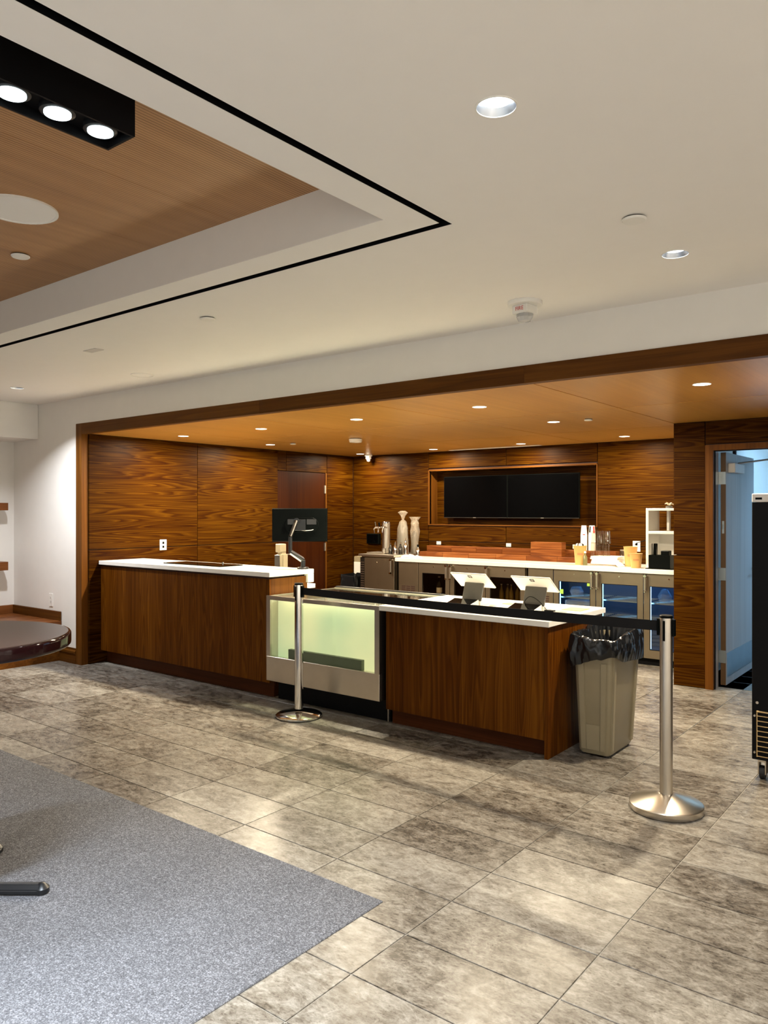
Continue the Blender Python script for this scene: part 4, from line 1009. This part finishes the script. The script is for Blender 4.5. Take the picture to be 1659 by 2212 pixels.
# ================================================================== SMALL THINGS ON THE BACK BAR
# beer tower
t = thing('beer_tower', 'stainless beer tower with chrome taps on the keg cooler', 'beer tower', (-6.262, 8.02, 1.004))
build(MB().box(-6.46, -6.165, 7.86, 8.10, 1.004, 1.022), 'drip_tray', M['steel'], t, bevel=0.004)
build(MB().cyl(-6.272, 8.04, 1.022, 1.40, 0.052, 28), 'column', M['steel'], t, smooth=True)
build(MB().lathe([(0.054, 1.40), (0.054, 1.418), (0.045, 1.426), (0, 1.428)], -6.272, 8.04, 28), 'cap', M['chrome'], t, smooth=True)
for k, dx in enumerate((-0.036, 0.036)):
    x = -6.262 + dx
    tp = build(MB().tube([(x, 7.995, 1.345), (x, 7.93, 1.35), (x-0.0, 7.905, 1.335), (x, 7.90, 1.28)], [0.012, 0.015, 0.012, 0.009], 12), 'tap', M['chrome'], t, smooth=True)
    build(MB().tube([(x, 7.93, 1.355), (x, 7.92, 1.41)], [0.008, 0.012], 10), 'tap_handle', M['chrome'] if k else M['black_plastic'], tp, smooth=True)
tp = build(MB().tube([(-6.312, 8.02, 1.345), (-6.40, 7.98, 1.35), (-6.42, 7.97, 1.33), (-6.42, 7.97, 1.27)], [0.012, 0.016, 0.013, 0.010], 12), 'tap', M['chrome'], t, smooth=True)
build(MB().tube([(-6.40, 7.975, 1.36), (-6.405, 7.97, 1.42)], [0.008, 0.013], 10), 'tap_handle', M['chrome'], tp, smooth=True)
# film wrapped towers
wob = lambda a, v: 1 + 0.10*math.sin(5*a + 9*v) + 0.06*math.sin(11*a - 14*v)
t = thing('wrapped_tower', 'pale tower wrapped in clear film and tied at the top', 'wrapped tower', (-6.115, 8.20, 1.004))
build(MB().lathe([(0, 1.004), (0.060, 1.004), (0.062, 1.20), (0.056, 1.36), (0.030, 1.42), (0, 1.425)], -6.115, 8.20, 20), 'inner_column', M['gray_panel'], t, smooth=True)
build(MB().lathe([(0.075, 1.006), (0.072, 1.15), (0.066, 1.34), (0.045, 1.42), (0.014, 1.450), (0.030, 1.50), (0.062, 1.545), (0.030, 1.565), (0, 1.560)], -6.115, 8.20, 28, wob, cap=False), 'film_wrap', M['film'], t, smooth=True)
t = thing('wrapped_tower', 'second tower wrapped in crumpled clear film nearer the worktop', 'wrapped tower', (-5.965, 8.26, 1.004))
build(MB().lathe([(0, 1.004), (0.038, 1.004), (0.038, 1.25), (0.020, 1.30), (0, 1.30)], -5.965, 8.26, 18), 'inner_column', M['bottle_dark'], t, smooth=True)
build(MB().lathe([(0.048, 1.006), (0.050, 1.15), (0.058, 1.30), (0.046, 1.36), (0.056, 1.40), (0.040, 1.44), (0.070, 1.485), (0.02, 1.478), (0, 1.475)], -5.965, 8.26, 26, lambda a, v: 1 + 0.16*math.sin(4*a + 17*v) + 0.09*math.sin(9*a - 22*v), cap=False), 'film_wrap', M['film'], t, smooth=True)
# bottles and pourers on the keg cooler
def bar_bottle(x, y, h, r, mat, label):
    t = thing('bar_bottle', label, 'bottle', (x, y, 1.0045), 'bottles by the beer tower')
    z = 1.0045
    build(MB().lathe([(0, z), (r, z), (r, z+h*0.55), (r*0.4, z+h*0.72), (r*0.36, z+h*0.9), (0, z+h*0.9)], x, y, 16), 'glass_body', mat, t, smooth=True)
    build(MB().tube([(x, y, z+h*0.9), (x, y, z+h*0.97), (x+0.015, y-0.01, z+h)], 0.006, 8), 'pourer', M['chrome'], t)
bar_bottle(-6.115, 7.93, 0.14, 0.028, M['bottle_dark'], 'dark bottle with chrome pourer nearest the beer tower')
bar_bottle(-6.045, 7.94, 0.16, 0.028, M['chrome'], 'shiny metal bottle among the bottles by the beer tower')
bar_bottle(-5.975, 7.96, 0.15, 0.028, M['bottle_dark'], 'dark bottle with pourer beside the wrapped towers')
bar_bottle(-5.975, 8.07, 0.20, 0.030, M['chrome'], 'taller metal bottle before the second wrapped tower')
t = thing('steel_tin', 'small steel tin beside the beer tower base', 'tin', (-6.198, 7.895, 1.022))
build(MB().cyl(-6.198, 7.895, 1.0222, 1.075, 0.026, 18), 'body', M['steel'], t, smooth=True); build(MB().ring(-6.198, 7.895, 1.070, 1.077, 0.022, 0.028, 18), 'rim', M['chrome'], t, smooth=True)
t = thing('syrup_bottle', 'small steel capped bottle on the worktop by the wrapped towers', 'bottle', (-5.80, 8.10, ZBK))
build(MB().lathe([(0, ZBK), (0.028, ZBK), (0.028, ZBK+0.085), (0.012, ZBK+0.11), (0.012, ZBK+0.125), (0, ZBK+0.125)], -5.80, 8.10, 16), 'body', M['chrome'], t, smooth=True)
build(MB().cyl(-5.80, 8.10, ZBK+0.126, ZBK+0.155, 0.014, 12), 'cap', M['black_plastic'], t)
def towel(u, v):
    x = -5.86 + u*0.24; y = 7.80 + v*0.20
    h = 0.008 + 0.034*max(0, 1-u*2.6)*(0.7+0.3*math.sin(v*9)) + 0.006*math.sin(u*14+v*8)**2
    e = min(u, v, 1-u, 1-v); h *= min(1, e*8+0.05)
    return (x + 0.03*math.sin(v*4), y + 0.02*math.sin(u*5), ZBK + 0.002 + h)
tag(build(MB().grid(towel, 22, 16), 'towel', M['cloth'], smooth=True, solid=-0.003), 'white bar towel heaped on the left end of the worktop', 'towel')
# cups
def cup_stack(x, y, z, r, h, label, marks):
    t = thing('cup_stack', label, 'paper cups', (x, y, z), 'stacks of white paper cups')
    pr = [(0, z), (r*1.12, z)]
    n = 11
    for k in range(n):
        zz = z + 0.012 + (h*0.62)*k/n; pr += [(r*1.15, zz), (r*1.12, zz+0.006), (r*1.10, zz+0.010)]
    pr += [(r*0.82, z+h), (r*0.74, z+h), (r*0.73, z+h-0.006), (0, z+h-0.006)]
    build(MB().lathe(pr, x, y, 24), 'cups', M['cup'], t, smooth=True)
    for (a, b_, zf0, zf1, m) in marks:
        def f(u, v):
            an = a + (b_-a)*u; zz = z + h*(zf0 + (zf1-zf0)*v)
            tt = (zz - (z+h*0.62))/(h*0.38); rr = (r*1.10*(1-tt) + r*0.82*tt) + 0.0012 if tt > 0 else r*1.165
            return (x+rr*math.cos(an), y+rr*math.sin(an), zz)
        build(MB().grid(f, 6, 4), 'printed_mark', M[m], t)
fa = math.atan2(-8.25, 3.6)
cup_stack(-3.648, 8.255+0.1, 1.1105, 0.033, 0.285, 'left stack of upside-down white paper cups with small red print', [(fa-0.35, fa+0.35, 0.62, 0.66, 'red')])
cup_stack(-3.560, 8.275+0.1, 1.1105, 0.036, 0.285, 'right stack of upside-down white paper cups with black and red print', [(fa-1.0, fa-0.45, 0.72, 0.97, 'black_plastic'), (fa+0.35, fa+0.95, 0.70, 0.97, 'red')])
def tan_cup(x, y, r, h, label, heap):
    t = thing('paper_cup', label, 'paper cup', (x, y, ZBK), 'tan paper cups on the worktop')
    z = ZBK
    build(MB().lathe([(0, z+0.004), (r*0.72, z+0.004), (r*0.73, z), (r*0.75, z), (r*0.98, z+h-0.004), (r*1.03, z+h-0.002), (r*1.03, z+h+0.003), (r*0.96, z+h), (r*0.72, z+0.012), (0, z+0.012)], x, y, 28), 'cup_wall', M['cup_tan'], t, smooth=True)
    def f(u, v):
        an = math.atan2(-y, -x) - 0.5 + u*1.0; zz = z + h*(0.52+0.12*v); rr = r*(0.75+0.23*(0.52+0.12*v))+0.0012
        return (x+rr*math.cos(an), y+rr*math.sin(an), zz)
    build(MB().grid(f, 8, 3), 'printed_mark', M['print_brown'], t)
    if heap:
        for k in range(9):
            a = k*0.7+0.3; rr = r*0.55*(0.4+0.6*((k*37) % 10)/10)
            build(MB().lathe([(0, z+h-0.004), (r*0.30, z+h+0.002), (r*0.26, z+h+0.022), (0, z+h+0.028)], x+rr*math.cos(a), y+rr*math.sin(a), 7), 'creamer_pod', M['cup'] if k % 2 else M['bottle_dark'], t)
tan_cup(-3.515, 7.95, 0.070, 0.205, 'tan paper cup heaped with small pods left of the white trays', True)
tan_cup(-2.985, 8.03, 0.072, 0.205, 'taller tan paper cup behind a shorter one', False)
tan_cup(-2.865, 7.86, 0.064, 0.145, 'shorter tan paper cup at the worktop front edge', False)
# trays and clear cups
for k in range(6):
    x0 = -3.40 + 0.006*((k*5) % 4); 
    mb = MB().box(x0, x0+0.30, 7.95, 8.17, ZBK + k*0.0165+0.0003, ZBK + k*0.0165+0.005)
    frame_boxes(mb, x0+0.006, x0+0.294, 7.956, 8.164, x0, x0+0.30, 7.95, 8.17, ZBK+k*0.0165+0.005, ZBK+k*0.0165+0.0155)
    tag(build(mb, 'food_tray', M['film'] if k < 1 else M['paper']), 'white food tray, %s from the bottom of the stack' % ['first', 'second', 'third', 'fourth', 'fifth', 'top one and sixth'][k], 'food tray', 'stacked white food trays')
tag(build(MB(Matrix.Translation((-3.075, 7.90, ZBK+0.038)) @ Matrix.Rotation(math.radians(38), 4, 'Y')).box(-0.055, 0.055, -0.09, 0.09, -0.002, 0.002), 'paper_sheet', M['paper']), 'white sheet leaning against the tray stack', 'paper')
def clear_cup(x, y, z, label):
    t = thing('clear_cup', label, 'plastic cup', (x, y, z), 'clear plastic cups on the trays')
    h, r = 0.135, 0.036
    build(MB().lathe([(r*1.05, z), (r*1.0, z+0.006), (r*0.86, z+h-0.008), (r*0.80, z+h), (0, z+h)], x, y, 20, cap=False), 'cup_wall', M['clear_cup'], t, smooth=True)
    build(MB().ring(x, y, z, z+0.005, r*1.0, r*1.08, 20), 'rim', M['clear_cup'], t, smooth=True)
zt = ZBK + 6*0.0165
for lv in range(2):
    for k in range(3):
        clear_cup(-3.40 + 0.072*k + (0.01 if lv else 0), 8.05, zt + 0.001 + lv*0.136, 'clear upside-down plastic cup, %s in the %s row on the tray stack' % (['left', 'middle', 'right'][k], ['lower', 'upper'][lv]))
t = thing('glass_jar', 'small clear glass jar between the trays and the tan cups', 'jar', (-3.03, 8.20, ZBK))
build(MB().lathe([(0, ZBK), (0.032, ZBK), (0.034, ZBK+0.10), (0.022, ZBK+0.125), (0.022, ZBK+0.15)], -3.155, 8.24, 18), 'glass_wall', M['clear_cup'], t, smooth=True)
build(MB().cyl(-3.155, 8.24, ZBK+0.151, ZBK+0.165, 0.024, 16), 'lid', M['steel'], t)
t = thing('oil_bottle', 'small olive green bottle beside the tan cup of pods', 'bottle', (-3.428, 7.90, ZBK))
build(MB().lathe([(0, ZBK), (0.024, ZBK), (0.024, ZBK+0.09), (0.010, ZBK+0.115), (0.010, ZBK+0.13), (0, ZBK+0.13)], -3.436, 7.90, 14), 'glass_body', M['olive'], t, smooth=True)
build(MB().cyl(-3.436, 7.90, ZBK+0.131, ZBK+0.150, 0.012, 12), 'cap', M['fixture_white'], t)
# white shelf unit
t = thing('shelf_unit', 'white open countertop shelf unit by the pillar', 'shelf unit', (-2.55, 8.10, ZBK))
sx0, sx1, sy0, sy1, sz = -2.800, -2.290, 7.965, 8.30, 1.588
build(MB().box(sx0, sx0+0.028, sy0, sy1, ZBK, sz-0.024), 'side', M['fixture_white'], t, bevel=0.002)
build(MB().box(sx1-0.028, sx1, sy0, sy1, ZBK, sz-0.024), 'side', M['fixture_white'], t, bevel=0.002)
build(MB().box(sx0, sx1, sy0, sy1, sz-0.024, sz), 'top', M['fixture_white'], t, bevel=0.002)
build(MB().box(sx0+0.028, sx1-0.028, sy0, sy1, 1.325, 1.352), 'shelf', M['fixture_white'], t, bevel=0.002)
build(MB().box(sx0+0.028, sx1-0.028, sy1-0.010, sy1, ZBK, 1.325), 'back_panel', M['fixture_white'], t)
build(MB().box(-2.675, -2.650, sy1-0.06, sy1-0.01, 1.353, sz-0.025), 'divider', M['fixture_white'], t)
build(MB().box(sx0+0.03, -2.65, sy0+0.03, sy0+0.045, ZBK, ZBK+0.13), 'front_lip', M['paper'], t)
# caddy with straws
t = thing('condiment_caddy', 'black caddy holding dark straws before the shelf unit', 'caddy', (-2.60, 7.88, ZBK))
mb = MB().box(-2.715, -2.50, 7.80, 7.81, ZBK+0.0165, ZBK+0.14).box(-2.715, -2.50, 7.92, 7.93, ZBK+0.0165, ZBK+0.14).box(-2.715, -2.705, 7.81, 7.92, ZBK+0.0165, ZBK+0.14).box(-2.51, -2.50, 7.81, 7.92, ZBK+0.0165, ZBK+0.14).box(-2.64, -2.632, 7.81, 7.92, ZBK+0.0165, ZBK+0.14)
build(mb, 'box', M['black_plastic'], t)
build(MB().box(-2.74, -2.47, 7.78, 7.945, ZBK, ZBK+0.008).box(-2.715, -2.50, 7.80, 7.93, ZBK+0.0085, ZBK+0.016), 'tray', M['black_plastic'], t)
build(MB().box(-2.60, -2.52, 7.825, 7.91, ZBK+0.03, ZBK+0.185), 'napkin_holder', M['black_plastic'], t, bevel=0.004)
rs = random.Random(5)
for k in range(12):
    x, y = -2.675 + rs.uniform(-0.02, 0.022), 7.865 + rs.uniform(-0.03, 0.03)
    tag(build(MB().tube([(x, y, ZBK+0.02), (x+rs.uniform(-0.008, 0.008), y+rs.uniform(-0.01, 0.01), ZBK+0.255)], 0.004, 6), 'straw', M['black_plastic']), 'thin black drinking straw standing in the black caddy', 'straw', 'black straws in the caddy')
# dried plant on the shelf unit
t = thing('dried_plant', 'small pale dried plant on top of the white shelf unit', 'plant', (-2.59, 8.05, sz))
build(MB().lathe([(0, sz), (0.03, sz), (0.034, sz+0.022), (0.022, sz+0.026), (0, sz+0.026)], -2.59, 8.05, 14), 'pot', M['dark_steel'], t, smooth=True)
for k in range(16):
    a = k*2.4; L = 0.06 + 0.018*math.sin(k*3.1); e = 0.35 + 0.6*((k*7) % 10)/10
    d = Vector((math.cos(a)*math.cos(e), math.sin(a)*math.cos(e), math.sin(e))); p0 = Vector((-2.59, 8.05, sz+0.024)); sd = Vector((-math.sin(a), math.cos(a), 0))*0.010
    tip = p0 + d*L - Vector((0, 0, 0.012)); mid = p0 + d*L*0.55 + Vector((0, 0, 0.006)); up = Vector((0, 0, 0.0012))
    build(MB().add([p0, mid-sd, tip, mid+sd, p0+up, mid-sd+up, tip+up, mid+sd+up], [(0,1,2,3),(7,6,5,4),(0,4,5,1),(1,5,6,2),(2,6,7,3),(3,7,4,0)]), 'leaf', M['flower'], t)
# wall devices
def outlet_x(X, y, z, label, w=0.035, h=0.058, mat='fixture_white'):
    t = thing('wall_outlet', label, 'outlet', (X, y, z))
    build(MB().box(X, X+0.006, y-w, y+w, z-h, z+h), 'plate', M[mat], t, bevel=0.0015)
    for dz in (-0.022, 0.022): build(MB().box(X+0.006, X+0.0075, y-0.012, y+0.012, z+dz-0.013, z+dz+0.013), 'socket', M['black_plastic'], t)
def outlet_y(x, Y, z, label, w=0.035, h=0.058, mat='fixture_white', sock='black_plastic', dx=0.0):
    t = thing('wall_outlet', label, 'outlet', (x, Y, z))
    build(MB().box(x-w, x+w, Y-0.006, Y, z-h, z+h), 'plate', M[mat], t, bevel=0.0015)
    for k in (-1, 1):
        if dx: build(MB().box(x+k*dx-0.010, x+k*dx+0.010, Y-0.0075, Y-0.006, z-0.010, z+0.010), 'socket', M[sock], t)
        else: build(MB().box(x-0.012, x+0.012, Y-0.0075, Y-0.006, z+k*0.022-0.013, z+k*0.022+0.013), 'socket', M[sock], t)
    return t
outlet_x(XW, 5.21, 1.187, 'white outlet with two black sockets on the left wood wall', 0.044, 0.058)
outlet_y(-7.821, YW, 0.62, 'white outlet on the white wall above the bench', 0.036, 0.068, 'fixture_white', 'plastic_dim')
ot = outlet_y(-3.075, YB, 1.170, 'white outlet with a black cord on the wood wall behind the tan cups', 0.042, 0.058)
build(MB().tube([(-3.09, YB-0.008, 1.19), (-3.05, YB-0.06, 1.21), (-2.95, YB-0.08, 1.24), (-2.86, YB-0.10, 1.245)], 0.004, 8), 'cord', M['black_plastic'], ot, smooth=True)
outlet_y(-5.715, YB, 1.141, 'small white wall plate above the left end of the plank riser', 0.034, 0.021, 'fixture_white', 'plastic_dim', 0.014)
outlet_y(-4.675, YB, 1.141, 'small white wall plate above the middle of the plank riser', 0.034, 0.021, 'fixture_white', 'plastic_dim', 0.014)
outlet_y(-3.80, YB, 1.145, 'small white wall plate between the plank block and the paper cups', 0.030, 0.024, 'fixture_white', 'plastic_dim', 0.014)
t = thing('wall_box', 'square black box on the back wood wall left of the beer tower', 'wall box', (-6.80, YB, 1.17))
build(MB().box(-6.912, -6.690, YB-0.05, YB, 1.105, 1.248), 'case', M['black_plastic'], t, bevel=0.004)
build(MB().box(-6.895, -6.707, YB-0.053, YB-0.0505, 1.12, 1.233), 'cover', M['black_gloss'], t)
# black bin and white box left of the keg cooler
t = thing('waste_bin', 'low black waste bin with crumpled liner left of the keg cooler', 'waste bin', (-6.74, 7.95, 0))
loft_b = [[(x, y, z) for x, y in rrect(-6.86+i, -6.62-i, 7.82+i, 8.10-i, 0.03)] for z, i in ((0.0, 0.02), (0.62, 0.0), (0.62, 0.01), (0.05, 0.03))]
build(loft(MB(), loft_b), 'bin_body', M['black_plastic'], t, smooth=True)
def lin2(u, v):
    a = 2*PI*u; base = rrect(-6.875, -6.605, 7.805, 8.115, 0.04, 8); n = len(base); f = u*n; i = int(f) % n; k = f-int(f)
    x = base[i][0]*(1-k)+base[(i+1) % n][0]*k; y = base[i][1]*(1-k)+base[(i+1) % n][1]*k
    w = 0.006*math.sin(9*a+7*v)+0.005*math.sin(17*a-5*v)
    if v < 0.4: z = 0.60+0.12*v/0.4; s = -0.03*(1-v/0.4)
    else: z = 0.72-0.17*(v-0.4)/0.6; s = 0.004
    return (x+(s+w)*math.cos(a+PI/4), y+(s+w)*math.sin(a+PI/4), z+0.01*math.sin(5*a))
build(MB().grid(lin2, 60, 12, True), 'liner', M['bag'], t, smooth=True)
t = thing('slim_cabinet', 'pale narrow cabinet behind the black waste bin', 'cabinet', (-6.86, 8.28, 0))
build(MB().box(-6.925, -6.795, 8.15, 8.42, 0.0, 0.938), 'case', M['bin'], t, bevel=0.006, segs=2)
build(MB().box(-6.921, -6.799, 8.146, 8.1495, 0.02, 0.86), 'door', M['fixture_white'], t, bevel=0.001)

# ================================================================== BENCH, SHELVES, BAR TABLE (left)
t = thing('wall_bench', 'built-in walnut bench with low backboard along the white wall', 'bench', (-8.1, 3.0, 0))
by0 = -0.6
build(MB().box(XL+0.002, -7.63, by0, YW-0.004, 0.0, 0.372), 'base', M['wood_trim'], t)
for a, b_ in ((XL+0.002, -8.28), (-8.28, -7.95), (-7.95, -7.605)):
    build(MB().box(a+0.0008, b_-0.0008, by0, YW-0.004, 0.373, 0.418), 'seat_board', M['wood_bench'], t, bevel=0.006, segs=2)
build(MB().box(XL+0.022, -7.612, YW-0.024, YW-0.004, 0.419, 0.512), 'backboard', M['wood_trim'], t, bevel=0.002)
build(MB().box(XL+0.002, XL+0.022, by0, YW-0.004, 0.419, 0.512), 'backboard', M['wood_bench'], t, bevel=0.002)
tag(build(MB().box(XL+0.001, -8.45, 1.6, 4.105, 1.568, 1.650), 'wall_shelf', M['wood_bench'], bevel=0.002), 'upper thick dark wood wall shelf at the left edge', 'shelf', 'floating wall shelves')
tag(build(MB().box(XL+0.001, -8.45, 1.6, 4.105, 0.912, 1.005), 'wall_shelf', M['wood_bench'], bevel=0.002), 'lower thick dark wood wall shelf at the left edge', 'shelf', 'floating wall shelves')
tc = Vector((-3.318, 1.375, 0))
t = thing('bar_table', 'tall round dark lacquered bar table at the left edge', 'table', (tc.x, tc.y, 0))
R_ = 0.457
build(MB().lathe([(0, 1.030), (R_-0.012, 1.030), (R_-0.012, 1.046), (R_-0.05, 1.046), (0, 1.046)], tc.x, tc.y, 96), 'table_top', M['table'], t, smooth=True)
build(MB().lathe([(R_-0.012, 1.0455), (R_-0.004, 1.044), (R_-0.0005, 1.038), (R_, 1.030), (R_, 1.004), (R_-0.001, 0.996), (R_-0.006, 0.990), (R_-0.014, 0.988), (R_-0.05, 0.988), (0, 0.988)], tc.x, tc.y, 96, cap=False), 'edge_band', M['table_edge'], t, smooth=True)
build(MB().cyl(tc.x, tc.y, 0.045, 0.97, 0.038, 28), 'column', M['black_metal'], t, smooth=True)
build(MB().box(tc.x-0.15, tc.x+0.15, tc.y-0.15, tc.y+0.15, 0.97, 0.9875), 'mount_plate', M['black_metal'], t)
for k in range(4):
    a = CAM_A + k*PI/2; T = Matrix.Translation((tc.x, tc.y, 0.005)) @ Matrix.Rotation(a, 4, 'Z')
    sec = [(-0.030, 0.004), (-0.030, 0.022), (-0.012, 0.040), (0.012, 0.040), (0.030, 0.022), (0.030, 0.004)]
    f = build(MB(T).prism(sec, 'x', 0.02, 0.372), 'foot', M['black_metal'], t, bevel=0.004, segs=2)
    build(MB(T).lathe([(0, 0.004), (0.030, 0.004), (0.030, 0.022), (0.012, 0.040), (0, 0.042)], 0.372, 0, 20), 'foot_cap', M['black_metal'], f, smooth=True)
    build(MB(T).cyl(0.350, 0, 0.0, 0.004, 0.02, 14), 'glide', M['rubber'], f)
